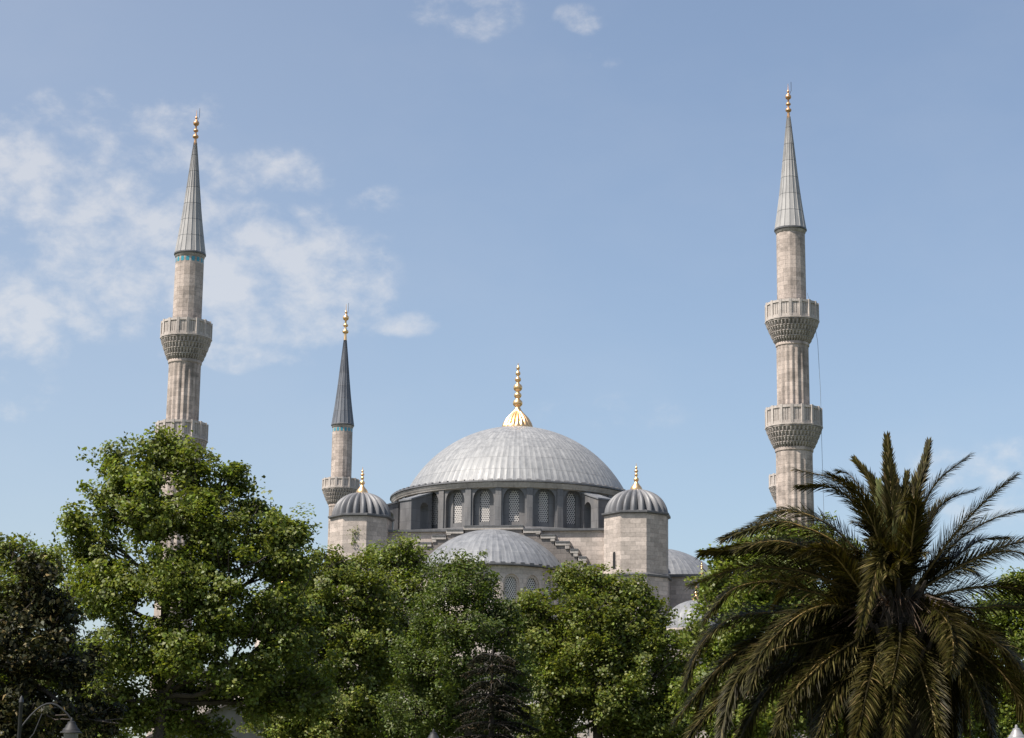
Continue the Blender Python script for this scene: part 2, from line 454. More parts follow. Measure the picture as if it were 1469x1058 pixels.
def finial(parent, cx, cy, z0, k, kind, name='finial', mat=None):
    mb = MB()
    if kind == 'main':
        bell = [(22.5, -1), (23, 2), (22.3, 5), (20.5, 10), (17, 16), (12, 21.5), (8, 25.5), (5.2, 29), (4.2, 32)]
        prof = [(r * k, z0 + h * k) for r, h in bell]
        nf = 20; n = nf * 6

        def fl(r, z, a, i, j):
            amt = 0.0 if i < 2 or i > 6 else 0.12
            return r * (1 - amt * (1 - abs(math.sin(a * nf / 2)) ** 0.6))
        mb.lathe(prof, n, (cx, cy), mod=fl)
        ch = bulb_chain([(39, 7.2, 6, 3.4), (50.5, 5.6, 4.6, 2.8), (62, 6.6, 6.2, 2.4), (74, 4.6, 4.0, 1.8), (83, 3.6, 3.6, 1.2), (91, 2.6, 3.2, 0.8)])
        mb.lathe([(4.2 * k, z0 + 31.5 * k)] + [(r * k, z0 + h * k) for r, h in ch] + [(0.5 * k, z0 + 96 * k), (0.05, z0 + 98 * k)], 16, (cx, cy))
    elif kind == 'small':
        bell = [(8, -1), (8.2, 1), (7, 4), (4.4, 7), (2.6, 9.5), (2.2, 11)]
        prof = [(r * k, z0 + h * k) for r, h in bell]
        ch = bulb_chain([(14, 3.5, 3.2, 1.6), (20.5, 2.3, 2.6, 1.1), (25.5, 2.6, 2.2, .9), (30, 1.7, 1.8, .6)])
        mb.lathe(prof + [(r * k, z0 + h * k) for r, h in ch] + [(.4 * k, z0 + 33.5 * k), (.02, z0 + 36 * k)], 20, (cx, cy))
    else:
        ch = bulb_chain([(9, 4.6, 3.4, 1.7), (18.5, 3.8, 2.6, 1.5), (30, 4.6, 4.4, 1.3), (38.5, 2.0, 2.2, 0.9)])
        mb.lathe([(2.4 * k, z0 - 4 * k), (2.2 * k, z0)] + [(r * k, z0 + h * k) for r, h in ch] + [(.5 * k, z0 + 42 * k), (.3 * k, z0 + 50 * k), (.01, z0 + 51 * k)], 16, (cx, cy))
    return mb.build(name, mat or M['gold'], parent, 60)


def arch_pts(w, h, n=10, z0=0.0, pointed=0.12):
    """outline of a slightly pointed arch of width w and height h, from left foot over the top to right foot"""
    r = w / 2; spring = h - r * (1 + pointed)
    pts = [(-r, z0), (-r, z0 + spring)]
    for q in range(1, n):
        a = math.pi - math.pi * q / n
        pts.append((r * math.cos(a), z0 + spring + r * (1 + pointed) * math.sin(a)))
    pts += [(r, z0 + spring), (r, z0)]
    return pts


def arch_bay(mb, W, H, w1, h1, s1, d1, w2, h2, s2, d2, xf, mi=0, pier=0.0):
    """one flat wall bay (local x across, z up, y inward) with a two-step arched recess; xf maps local to final"""
    o = arch_pts(w1, h1, 10, s1); k = len(o)
    # wall face round the outer arch
    L = [(-W / 2, 0)] + [(-W / 2, H)]; Rr = [(W / 2, H), (W / 2, 0)]
    def F(pts, y, rev=False):
        q = [(p[0], y, p[1]) for p in pts]
        mb.face([xf(p) for p in q], [(p[0], p[1]) for p in pts], mi)
    if s1 > 0: F([(-W / 2, 0), (W / 2, 0), (W / 2, s1), (-W / 2, s1)], 0)
    half = k // 2
    F([(-W / 2, s1), o[0], o[1], (-W / 2, o[1][1])], 0)
    F([o[-1], (W / 2, s1), (W / 2, o[-2][1]), o[-2]], 0)
    top = o[1:-1]
    for a, b in zip(top[:-1], top[1:]):
        mid = (a[0] + b[0]) / 2
        if a[1] >= H or b[1] >= H: pass
        F([a, b, (b[0], H), (a[0], H)], 0)
    F([(-W / 2, top[0][1]), top[0], (top[0][0], H), (-W / 2, H)], 0)
    F([top[-1], (W / 2, top[-1][1]), (W / 2, H), (top[-1][0], H)], 0)
    def reveal(pts, y0, y1):
        for a, b in zip(pts[:-1], pts[1:]):
            mb.face([xf((a[0], y0, a[1])), xf((a[0], y1, a[1])), xf((b[0], y1, b[1])), xf((b[0], y0, b[1]))], None, mi)
        a, b = pts[-1], pts[0]
        mb.face([xf((a[0], y0, a[1])), xf((a[0], y1, a[1])), xf((b[0], y1, b[1])), xf((b[0], y0, b[1]))], None, mi)
    reveal(o, 0, d1)
    # recessed wall between outer and inner arch
    i_ = arch_pts(w2, h2, 10, s2)
    F([o[0], o[-1], (o[-1][0], s2), (o[0][0], s2)], d1) if s2 > s1 + 1e-6 else None
    for q in range(len(o) - 1):
        a, b, c, d = o[q], o[q + 1], i_[q + 1], i_[q]
        if q == 0: a = (o[0][0], s2)
        if q == len(o) - 2: b = (o[-1][0], s2)
        F([a, d, c, b], d1)
    reveal(i_, d1, d1 + d2)


def arch_plate(w, h, s, y, xf):
    mb = MB(); p = arch_pts(w, h, 10, s)
    mb.face([xf((a[0], y, a[1])) for a in p], [(a[0], a[1]) for a in p])
    mb.face([xf((a[0], y + 0.12, a[1])) for a in p[::-1]], [(a[0], a[1]) for a in p[::-1]])
    return mb


# ------------------------------------------------------------------ the mosque
DEP = 216.0
A = R(8.6)
ring = P(741, 718, DEP)
MOS = Vector((ring.x, DEP, 0))
PM = (ring - EYE).length / FPX / 1.0            # metres per photo pixel at the dome
mosque = thing('mosque', 'large grey stone mosque with lead domes and arched drum windows behind the trees', 'mosque', MOS, -A)
TX = Vector((math.cos(A), -math.sin(A), 0)); TY = Vector((math.sin(A), math.cos(A), 0))


def loc_plane(px, py, yl):
    """mosque-local (x, z) where the view ray meets the local plane y = yl"""
    d = ray(px, py); o = EYE - MOS
    s = (yl - o.dot(TY)) / d.dot(TY)
    q = o + d * s
    return q.dot(TX), q.z


def loc_to_world(x, y, z=0): return MOS + TX * x + TY * y + Vector((0, 0, z))


def zloc(x, y, py):
    q = loc_to_world(x, y); return zat(q.x, q.y, py)


Z_RING = ring.z
RR = 180 * PM                    # outer cornice radius
DR = RR - 0.40                   # drum wall
Z_DRUM0 = Z_RING - 4.55


def lead_dome(parent, name, c, b, h, z0, nsh, mat, ridge=0.05, arc_from=0.0, over=0.0):
    """lead cap of base radius b and height h with nsh standing seams"""
    rs = (b * b + h * h) / (2 * h); zc = z0 + h - rs
    th0 = math.asin(min(1, b / rs)); th0 = th0 if h <= rs else math.pi - th0
    prof = [(rs * math.sin(th0 * (1 - q / 26)), zc + rs * math.cos(th0 * (1 - q / 26))) for q in range(26)] + [(0.02, zc + rs)]
    angs = []
    st = 2 * math.pi / nsh; wd = min(0.055 / b, st * 0.12)
    for q in range(nsh):
        a = q * st
        angs += [a - wd, a, a + wd, a + st * 0.5]
    mb = MB()
    mb.lathe(prof, 0, c, angs=angs, uscale=nsh, mod=lambda r, z, a, i, j: r + (ridge if j % 4 == 1 and r > b * 0.12 else 0))
    return mb.build(name, mat, parent, 50)


def dome_group():
    b = 161 * PM
    h = zat(MOS.x, MOS.y, 614.5) - Z_RING
    dome = lead_dome(mosque, 'main_dome', (0, 0), b, h, Z_RING + 0.05, 112, M['dome_lead'], 0.022)
    finial(dome, 0, 0, Z_RING + h - 0.12, PM, 'main')
    # eaves: lead drip edge, with little lead lugs, over a moulded stone cornice
    e = MB()
    e.lathe([(b - 0.15, Z_RING + 0.34), (b + 0.10, Z_RING + 0.22), (RR - 0.3, Z_RING + 0.12), (RR + 0.06, Z_RING + 0.06), (RR + 0.08, Z_RING - 0.10), (RR - 0.15, Z_RING - 0.12)], 160)
    for q in range(84):
        a = 2 * math.pi * q / 84; a2 = a + 0.035
        for r0, r1, z0, z1 in ((RR - 0.40, RR - 0.02, Z_RING + 0.04, Z_RING + 0.23),):
            c = []
            for z in (z0, z1):
                for aa, rr in ((a, r0), (a2, r0), (a2, r1), (a, r1)):
                    rr = rr - (0.12 if z == z1 and rr == r1 else 0)
                    c.append((rr * math.cos(aa), rr * math.sin(aa), z))
            for f in ((0, 1, 5, 4), (1, 2, 6, 5), (2, 3, 7, 6), (3, 0, 4, 7), (4, 5, 6, 7)):
                e.face([c[i] for i in f])
    e.build('eaves', M['dark_lead'], dome)
    cn = MB()
    cn.lathe([(RR - 0.16, Z_RING - 0.11), (RR - 0.05, Z_RING - 0.14), (RR - 0.07, Z_RING - 0.34), (RR - 0.18, Z_RING - 0.46), (RR - 0.22, Z_RING - 0.62), (DR - 0.1, Z_RING - 0.70)], 160)
    cn.build('cornice', M['trim'], dome)
    # drum
    nb = 26; H = Z_RING - 0.60 - Z_DRUM0
    ap = DR * math.cos(math.pi / nb); W = 2 * DR * math.sin(math.pi / nb)
    mb = MB(); grilles = []
    for q in range(nb):
        # outward angle measured from the camera-facing direction, positive to the right
        phi = R(-1.3) + q * 2 * math.pi / nb - (-A)      # local frame: the mosque is turned by -A
        ox, oy = math.sin(phi), -math.cos(phi); tx, ty = math.cos(phi), math.sin(phi)

        def xf(p, ox=ox, oy=oy, tx=tx, ty=ty):
            return (ox * (ap - p[1]) + tx * p[0], oy * (ap - p[1]) + ty * p[0], Z_DRUM0 + p[2])
        arch_bay(mb, W, H, 2.12, 3.86, 0.10, 0.50, 0.98, 3.12, 0.60, 0.24, xf)
        # a flat lead-clad pier on the joint
        def xp(p, ox=ox, oy=oy, tx=tx, ty=ty):
            return xf((p[0] + W / 2, p[1], p[2]))
        ph2 = phi + math.pi / nb; px_, py_ = math.sin(ph2), -math.cos(ph2); qx, qy = math.cos(ph2), math.sin(ph2)
        c = []
        for z in (Z_DRUM0 - 0.2, Z_RING - 0.62):
            for xx, rr in ((-0.33, DR - 0.3), (-0.30, DR + 0.10), (0.30, DR + 0.10), (0.33, DR - 0.3)):
                c.append((px_ * rr + qx * xx, py_ * rr + qy * xx, z))
        for f in ((0, 1, 5, 4), (1, 2, 6, 5), (2, 3, 7, 6), (4, 5, 6, 7)):
            mb.face([c[i] for i in f])
        grilles.append((xf, math.cos(phi - A)))
    drum = mb.build('drum', M['drum_lead'], mosque)
    for xf, facing in grilles:
        arch_plate(1.02, 3.14, 0.59, 0.50 + 0.15, xf).build('window', M['grille'], drum)
    core = MB(); core.lathe([(DR - 0.95, Z_DRUM0 - 0.1), (DR - 0.95, Z_RING - 0.5)], 52)
    core.build('inner_wall', M['dark_void'], drum)


dome_group()

S = 13.75
BW = 14.0                      # half width of the square base
zb_x, ZB = loc_plane(840, 761, -BW)


def base_group():
    mb = MB()
    mb.box(-BW, BW, -BW, BW, 0.0, ZB)
    base = mb.build('base_wall', M['wall'], mosque)
    rf = MB()
    e = BW + 0.28
    rf.box(-e, e, -e, e, ZB + 0.003, ZB + 0.22)
    # sloping lead skirt from the drum down to the square edge
    n = 64; rows = [[], []]; uvr = [[], []]
    for j in range(n):
        a = 2 * math.pi * (j + 0.5) / n
        ca, sa = math.cos(a), math.sin(a); k = (e - 0.05) / max(abs(ca), abs(sa))
        rows[0].append((k * ca, k * sa, ZB + 0.215)); rows[1].append(((DR + 0.15) * ca, (DR + 0.15) * sa, Z_DRUM0 + 0.06))
    for j in range(n + 1):
        uvr[0].append((j * 1.4, 0)); uvr[1].append((j * 1.4, 3))
    rf.grid(rows, uvr, True, 0, False)
    rows = [[], []]; uvr = [[], []]
    for j in range(n):
        a = 2 * math.pi * (j + 0.5) / n
        rows[0].append(((DR + 0.15) * math.cos(a), (DR + 0.15) * math.sin(a), Z_DRUM0 + 0.06)); rows[1].append(((DR - 0.8) * math.cos(a), (DR - 0.8) * math.sin(a), Z_DRUM0 + 0.08))
    for j in range(n + 1):
        uvr[0].append((j * 1.4, 0)); uvr[1].append((j * 1.4, 1))
    rf.grid(rows, uvr, True, 0, False)
    rf.build('base_roof', M['dark_lead'], base)


base_group()


def buttress(phi_cam, r1=None, w=1.7):
    """flying buttress leaning on the drum with an arched passage through it"""
    phi = phi_cam + A
    ox, oy = math.sin(phi), -math.cos(phi); tx, ty = math.cos(phi), math.sin(phi)
    r0 = DR - 0.15; r1 = r1 or DR + 2.6
    L = r1 - r0; zb = ZB + 0.1
    H0 = Z_RING - 0.85 - zb; H1 = Z_RING - 1.75 - zb     # height at drum, at outer end

    def pt(u, v, z): return (ox * (r0 + u) + tx * v, oy * (r0 + u) + ty * v, zb + z)
    mb = MB()
    aw, ah = 1.15, 2.9
    arch = [(p[0] + L * 0.36, p[1]) for p in arch_pts(aw, ah, 8, 0.35)]
    for sgn in (-1, 1):
        v = sgn * w / 2
        top = lambda u: H0 + (H1 - H0) * u / L
        def F(pts): mb.face([pt(u, v, z) for u, z in (pts if sgn < 0 else pts[::-1])], [(u, z) for u, z in (pts if sgn < 0 else pts[::-1])])
        F([(0, 0), (L, 0), (L, arch[0][1]), (0, arch[0][1])])
        F([(0, arch[0][1]), arch[0], arch[1], (0, arch[1][1])]); F([(0, arch[1][1]), arch[1], (arch[1][0], top(arch[1][0])), (0, top(0))])
        F([arch[-1], (L, arch[-1][1]), (L, arch[-2][1]), arch[-2]]); F([arch[-2], (L, arch[-2][1]), (L, top(L)), (arch[-2][0], top(arch[-2][0]))])
        for a, b in zip(arch[1:-2], arch[2:-1]):
            F([a, b, (b[0], top(b[0])), (a[0], top(a[0]))])
    for a, b in zip(arch, arch[1:] + arch[:1]):
        mb.face([pt(a[0], -w / 2, a[1]), pt(a[0], w / 2, a[1]), pt(b[0], w / 2, b[1]), pt(b[0], -w / 2, b[1])])
    mb.face([pt(L, -w / 2, 0), pt(L, w / 2, 0), pt(L, w / 2, H1), pt(L, -w / 2, H1)])
    b = mb.build('buttress', M['drum_lead'], mosque)
    cp = MB()
    o = 0.10
    c = [(0, -w / 2 - o, H0 + .004), (L + o, -w / 2 - o, H1 - .03), (L + o, w / 2 + o, H1 - .03), (0, w / 2 + o, H0 + .004)]
    t4 = [pt(u, v, z + 0.16) for u, v, z in c]; b4 = [pt(u, v, z) for u, v, z in c]
    cp.face(t4); cp.face(b4[::-1])
    for i in range(4):
        k = (i + 1) % 4; cp.face([b4[i], b4[k], t4[k], t4[i]])
    cp.build('capping', M['half_lead'], b)


for a_ in (34.5, -46, 36.4 + 90, 36.4 + 180, -78):
    buttress(R(a_))


def turret(x, y, dz=0.0, sc_=1.0, windows=True):
    rc = 46.5 * PM * 0.955 * sc_
    q = loc_to_world(x, y)
    ztop = Z_T + dz; zb = Z_TB + dz
    mb = MB(); ph = math.pi / 8
    mb.lathe([(rc, zb), (rc, ztop)], 8, (x, y), ph, smooth=False)
    mb.lathe([(rc + 0.12, 14.0), (rc + 0.12, zb - 0.32)], 8, (x, y), ph, smooth=False)
    t = mb.build('turret', M['wall'], mosque)
    cr = MB()
    cr.lathe([(rc + 0.02, zb - 0.34), (rc + 0.34, zb - 0.26), (rc + 0.36, zb - 0.1), (rc + 0.02, zb + 0.05)], 8, (x, y), ph, smooth=False)
    cr.build('string_course', M['dark_lead'], t)
    cr = MB()
    cr.lathe([(rc - .02, ztop - 0.02), (rc + 0.16, ztop + 0.05), (rc + 0.26, ztop + 0.10), (rc + 0.26, ztop + 0.26), (rc - 0.5, ztop + 0.42)], 8, (x, y), ph, smooth=False)
    cr.build('cornice', M['dark_lead'], t)
    # melon dome: 24 convex gores
    b = rc * 0.955; h = 34 * PM; g = 22; prof = []
    for i in range(15):
        a = math.pi / 2 * i / 14
        prof.append((max(b * math.cos(a) ** 0.92, 0.03), ztop + 0.28 + h * math.sin(a)))

    def lobes(r, z, a, i, j):
        return r * (0.815 + 0.185 * abs(math.sin(a * g / 2)) ** 1.1)
    dm = MB(); dm.lathe(prof, g * 8, (x, y), mod=lobes, uscale=g)
    dm.build('ribbed_dome', M['rib_lead'], t, 70)
    finial(t, x, y, ztop + 0.24 + h, PM, 'small')
    if windows:
        for k in range(8):
            # a slit with a round head in alternate faces
            if k not in (1, 3, 5): continue
            a = 2 * math.pi * k / 8 + 0.0
            nx, ny = math.cos(a), math.sin(a); ap = rc * math.cos(math.pi / 8)
            sl = MB()
            for (off, z0, wd, hh, dd, mi) in ((0.35, zb + 0.5, 0.62, 1.75, 0.03, 1), (0.35, zb + 0.5, 0.42, 1.62, 0.045, 0)):
                p = arch_pts(wd, hh, 8, z0)
                f = [(x + nx * (ap + dd) - ny * (u + off), y + ny * (ap + dd) + nx * (u + off), z) for u, z in p]
                bk = [(x + nx * (ap - .05) - ny * (u + off), y + ny * (ap - .05) + nx * (u + off), z) for u, z in p]
                sl.face(f, None, mi)
                for i in range(len(f)):
                    j = (i + 1) % len(f); sl.face([f[i], bk[i], bk[j], f[j]], None, mi)
            sl.build('window', [M['dark_void'], M['wall']], t)
    return t


tq = loc_to_world(S, -S)
Z_T = zat(*(loc_to_world(S, -S).xy), 742.5)
Z_TB = zat(*(loc_to_world(S, -S).xy), 827)
for x_, y_, dz_, sc_ in ((S, -S, 0, 1), (0.35 - S, -S, 0, 0.95), (S - 1.3, S + 2.5, -2.0, 1), (1.3 - S, S + 2.5, -2.0, 1)):
    turret(x_, y_, dz_, sc_)


def side_group(k):
    """stepped arch, half dome and its windowed drum on one side of the base; k quarter turns from the near side"""
    ca, sa = [(1, 0), (0, 1), (-1, 0), (0, -1)][k]
    def rot(p): return (p[0] * ca - p[1] * sa, p[0] * sa + p[1] * ca, p[2])
    yf = -BW - 1.25
    steps_px = [(749, 753), (774, 758), (795, 766), (816, 776), (828, 787), (840, 798), (855, 810), (868, 824)]
    xs = [loc_plane(px, py, yf) for px, py in steps_px]
    xc = (xs[0][0] + loc_plane(667, 752, yf)[0]) / 2
    mb = MB()
    prev = 0.0; zlow = 12.0
    def rbox(m, x0, x1, y0, y1, z0, z1, mi=0):
        b = MB(); b.box(x0, x1, y0, y1, z0, z1)
        for f in b.f: m.face([rot(b.v[i]) for i in f], None, mi)
    for i, (x, z) in enumerate(xs):
        w = x - xc
        for sg in ((1, -1) if i else (1,)):
            if i == 0: x0, x1 = xc - w, xc + w
            elif sg > 0: x0, x1 = xc + prev, xc + w
            else: x0, x1 = xc - w, xc - prev
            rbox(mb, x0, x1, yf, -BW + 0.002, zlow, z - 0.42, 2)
            # pale moulded step edge and lead tread
            lo, hi = (x0 - 0.12, x1 + 0.12) if i == 0 else ((x0 + 0.123, x1 + 0.12) if sg > 0 else (x0 - 0.12, x1 - 0.123))
            rbox(mb, lo, hi, yf - 0.14, -BW + 0.002, z - 0.417, z - 0.12)
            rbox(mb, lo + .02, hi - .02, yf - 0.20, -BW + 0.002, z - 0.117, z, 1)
            # pale quoin strip down the riser
            nx = xs[i + 1][1] if i + 1 < len(xs) else z - 1.0
            if sg > 0: rbox(mb, x1 - 0.34, x1 + 0.06, yf - 0.12, -BW + 0.002, nx + 0.003, z - 0.42)
            if sg < 0 or i == 0: rbox(mb, x0 - 0.06, x0 + 0.34, yf - 0.121, -BW + 0.002, nx + 0.003, z - 0.42)
        prev = w
    st = mb.build('stepped_arch', [M['trim'], M['dark_lead'], M['darker']], mosque)
    # half dome
    hx, hz = loc_plane(713, 806, yf - 0.2)
    hr = 7.35; drr = hr - 0.35
    fx = loc_plane(712, 806.5, yf - hr)      # rim at its nearest point
    zr = fx[1]; hx = xc - 0.15
    ztop = loc_plane(710, 757.5, yf - 1.0)[1]
    c2 = rot((hx, yf + 0.6, 0))
    hd = lead_dome(mosque, 'half_dome', (c2[0], c2[1]), hr - 0.1, ztop - zr, zr + 0.05, 62, M['half_lead'], 0.02)
    e = MB()
    e.lathe([(hr - 0.3, zr + 0.22), (hr + 0.10, zr + 0.05), (hr + 0.10, zr - 0.08), (hr - 0.1, zr - 0.1)], 80, (c2[0], c2[1]))
    for q in range(48):
        a = 2 * math.pi * q / 48
        d = [(r_ * math.cos(t_) + c2[0], r_ * math.sin(t_) + c2[1], z_) for z_ in (zr + .05, zr + .2) for t_, r_ in ((a, hr - .1), (a + .06, hr - .1), (a + .06, hr + .06), (a, hr + .06))]
        for f in ((1, 2, 6, 5), (2, 3, 7, 6), (3, 0, 4, 7), (4, 5, 6, 7)): e.face([d[i] for i in f])
    e.build('eaves', M['dark_lead'], hd)
    nb = 20; W = 2 * drr * math.sin(math.pi / nb); ap = drr * math.cos(math.pi / nb); H = 4.6; z0 = zr - 0.1 - H
    wl = MB(); gl = []
    for q in range(-6, 7):
        phi = 2 * math.pi * (q + 0.35) / nb
        ox, oy, _ = rot((math.sin(phi), -math.cos(phi), 0)); tx, ty, _ = rot((math.cos(phi), math.sin(phi), 0))
        def xf(p, ox=ox, oy=oy, tx=tx, ty=ty): return (c2[0] + ox * (ap - p[1]) + tx * p[0], c2[1] + oy * (ap - p[1]) + ty * p[0], z0 + p[2])
        arch_bay(wl, W, H, 1.56, 3.1, 0.75, 0.16, 1.12, 2.75, 0.90, 0.3, xf)
        gl.append(xf)
    wall = wl.build('half_dome_wall', M['wall'], mosque)
    ic = MB(); ic.lathe([(drr - 0.62, z0), (drr - 0.62, z0 + H)], 40, (c2[0], c2[1])); ic.build('inner_wall', M['dark_void'], wall)
    for xf in gl:
        arch_plate(1.14, 2.77, 0.89, 0.16 + 0.18, xf).build('window', M['grille'], wall)
    lo = MB(); lo.lathe([(drr + 0.25, 10.0), (drr + 0.25, z0 - 0.2)], 48, (c2[0], c2[1]))
    lo.lathe([(drr + 0.25, z0 - 0.2), (drr + 0.45, z0 - 0.15), (drr + 0.45, z0 - 0.03), (drr - 0.02, z0 + 0.02)], 48, (c2[0], c2[1]))
    lo.build('plinth', M['wall'], wall)


for k_ in range(4):
    side_group(k_)


def lower_group():
    # the body of the prayer hall under the domes
    mb = MB(); mb.box(-26, 26, -25, 44, 0, 15.5); mb.box(-20, 20, -19.5, 22, 15.503, 19.0)
    hall = mb.build('prayer_hall', M['wall'], mosque)
    rf = MB(); rf.box(-26.4, 26.4, -25.4, 44.4, 15.52, 15.75); rf.box(-20.4, 20.4, -19.9, 22.4, 19.02, 19.3)
    rf.build('hall_roof', M['half_lead'], hall)
    for row, z in ((0, 4.0), (1, 10.2)):
        for q in range(11):
            x = -23.5 + q * 4.7
            w_ = MB(); p = arch_pts(1.6, 3.6, 8, z)
            w_.face([(x + u, -25.05, zz) for u, zz in p], [(u, zz) for u, zz in p])
            f = arch_pts(2.0, 3.95, 8, z - 0.15)
            for a, b, c, d in zip(f[:-1], f[1:], p[1:], p[:-1]):
                w_.face([(x + a[0], -25.12, a[1]), (x + b[0], -25.12, b[1]), (x + c[0], -25.12, c[1]), (x + d[0], -25.12, d[1])], None, 1)
            w_.build('window', [M['grille'], M['trim']], hall)
    # shoulder blocks between turret and side half dome: the wall on the right above the treetops
    sh = MB()
    zt = loc_plane(975, 830, -9.0)[1]
    sh.box(13.9, 22.8, -10.5, 10.5, 15.6, zt)
    s_ = sh.build('shoulder_wall', M['wall'], mosque)
    sr = MB(); sr.box(13.9, 23.1, -10.8, 10.8, zt + 0.003, zt + 0.25); sr.build('shoulder_roof', M['dark_lead'], s_)
    # small lower domes
    for (px, py, yl, r, h, fin) in ((999, 905, -16.0, 3.3, 2.9, 0), (405, 868, -20.0, 2.6, 2.1, 825), (1007, 858, -8.0, 2.2, 1.9, 818), (1004, 893, -17.5, 0.1, 0.1, 0)):
        if r < 1: continue
        x, z = loc_plane(px, py, yl)
        dm = lead_dome(mosque, 'small_dome', (x, yl), r, h, z, 30, M['half_lead'], 0.03)
        dw = MB(); dw.lathe([(r - 0.1, 14.0), (r - 0.1, z - 0.2), (r + 0.12, z - 0.12), (r + 0.12, z + 0.04), (r - 0.3, z + 0.1)], 8 if px != 999 else 24, (x, yl), math.pi / 8, smooth=False)
        dw.build('dome_wall', M['wall'], dm)
        finial(dm, x, yl, z + h - 0.05, PM * 0.7, 'small')


lower_group()


# ------------------------------------------------------------------ minarets
def minaret(label, depth, axis, rows, rad, tiles=False, spire_mat='spire_lead', seed=0, gold='gold_dull'):
    """rows: pixel rows of the levels on the photo; rad: radii in photo pixels at that depth"""
    base = P(axis[0], axis[1], depth)
    x, y = base.x, base.y
    k = (Vector((x, y, 30)) - EYE).dot(FWD) / FPX
    m = thing('minaret', label, 'minaret', (x, y, 0), 0, 'minarets around the mosque')
    Z = {n: zat(x, y, r) for n, r in rows.items()}
    r_sp, r_up = rad['spire'] * k, rad['upper'] * k
    # spire with standing seams
    sp = MB(); ns = 18; angs = []
    for q in range(ns):
        a = 2 * math.pi * q / ns; angs += [a - 0.03, a, a + 0.03]
    hs = Z['apex'] - Z['spire']
    prof = [(r_sp * 1.02, Z['spire'] + 0.02)] + [(r_sp * (1 - q / 14) * (1 - 0.10 * math.sin(math.pi * q / 14)) + 0.13 * (q / 14), Z['spire'] + 0.2 + (hs - 0.2) * q / 14) for q in range(15)]
    sp.lathe(prof, 0, angs=angs, mod=lambda r, z, a, i, j: r + (0.05 if j % 3 == 1 else 0))
    s_ = sp.build('spire', M[spire_mat], m, 25)
    finial(s_, 0, 0, Z['apex'], k, 'minaret', mat=M[gold])
    rod = MB()
    zt = Z['apex'] + 50 * k
    rod.tube([(0.12, 0, Z['apex'] + 34 * k), (0.30, 0, Z['apex'] + 40 * k), (0.30, 0, zt + 0.25)], 0.025, 6)
    rod.build('lightning_rod', M['iron'], s_)
    ev = MB()
    ev.lathe([(r_up - 0.02, Z['spire'] - 0.50), (r_up + 0.05, Z['spire'] - 0.42), (r_sp + 0.02, Z['spire'] - 0.22)], 48)
    ev.build('cornice', M['carved'], m)
    ev = MB(); ev.lathe([(r_sp + 0.0, Z['spire'] - 0.215), (r_sp + 0.10, Z['spire'] - 0.15), (r_sp + 0.10, Z['spire'] - 0.02), (r_sp - 0.1, Z['spire'] + 0.12)], 48)
    ev.build('drip_edge', M['dark_lead'], s_)
    # shafts: 16 shallow flutes
    def shaft(z0, z1, r0, r1, flute):
        sh = MB(); nf = 18; n = nf * 6
        def fl(r, z, a, i, j):
            t = abs(math.sin(a * nf / 2))
            return r * (1 - flute * (1 if i not in (0, 1, 6) else 0) * max(0.0, 1 - (1 - t) * 1.6))
        prof = [(r0 + (r1 - r0) * q, z0 + (z1 - z0) * q) for q in (0, 0.03, 0.031, 0.35, 0.7, 0.93, 1.0)]
        if flute == 0:
            sh.lathe([(r0, z0), (r1, z1)], 16, phase=math.pi / 16, smooth=False)
        else:
            sh.lathe(prof, n, mod=fl)
        return sh.build('shaft', M['minaret'], m, 30)
    bals = rows_b = [b for b in ('b1', 'b2', 'b3') if b + 't' in Z]
    zprev = Z['spire'] - 0.49; r_above = r_up
    for i, b in enumerate(bals):
        zt_, zm, zl = Z[b + 't'], Z[b + 'm'], Z[b + 'l']
        rb = rad[b] * k; rn = rad['s' + b] * k
        floor_z = zm + 0.12
        top_r = r_above
        shaft(floor_z, zprev, r_above * 1.02, top_r, 0.0 if i == 0 else 0.085)
        # balcony: floor slab, sixteen-sided pierced parapet, stalactite corbel
        bl = MB()
        bl.lathe([(rb - 0.12, zm - 0.05), (rb + 0.10, zm), (rb + 0.10, zm + 0.14), (rb - 0.5, zm + 0.16), (r_above - 0.1, zm + 0.16)], 16, phase=math.pi / 16, smooth=False)
        bo = bl.build('balcony', M['parapet'], m)
        pr = MB(); N = 16; hh = zt_ - zm - 0.14
        zlo = zm + 0.14
        for q in range(N):
            a0 = math.pi / 16 + 2 * math.pi * q / N; a1 = a0 + 2 * math.pi / N
            p0 = Vector((math.cos(a0), math.sin(a0), 0)) * rb; p1 = Vector((math.cos(a1), math.sin(a1), 0)) * rb
            n_ = (p0 + p1).normalized(); t_ = (p1 - p0); Lp = t_.length; t_.normalize()
            def bx(u0, u1, d0, d1, z0, z1):
                c = []
                for zz in (z0, z1):
                    for uu, dd in ((u0, d0), (u1, d0), (u1, d1), (u0, d1)):
                        c.append(p0 + t_ * uu - n_ * dd + Vector((0, 0, zz)))
                for f in ((0, 1, 5, 4), (1, 2, 6, 5), (2, 3, 7, 6), (3, 0, 4, 7), (4, 5, 6, 7), (3, 2, 1, 0)):
                    pr.face([c[i] for i in f])
            pw = 0.13
            bx(-pw, pw, -0.05, 0.26, zlo, zlo + hh + 0.05)                    # post
            bx(pw, Lp - pw, 0.0, 0.2, zlo, zlo + hh * 0.16)                   # bottom rail
            bx(pw, Lp - pw, -0.02, 0.22, zlo + hh * 0.86, zlo + hh)           # top rail
            nb = 3
            for s_i in range(nb):                                             # pierced uprights
                uc = pw + (Lp - 2 * pw) * (s_i + 0.5) / nb
                bx(uc - 0.085, uc + 0.085, 0.05, 0.15, zlo + hh * 0.16, zlo + hh * 0.86)
            bx(pw, Lp - pw, 0.11, 0.17, zlo + hh * 0.16, zlo + hh * 0.86)     # thin panel behind them
        pr.build('parapet', M['parapet'], bo)
        mq = MB(); tiers = 4; n = 192
        zb_, za_ = zl, zm - 0.05
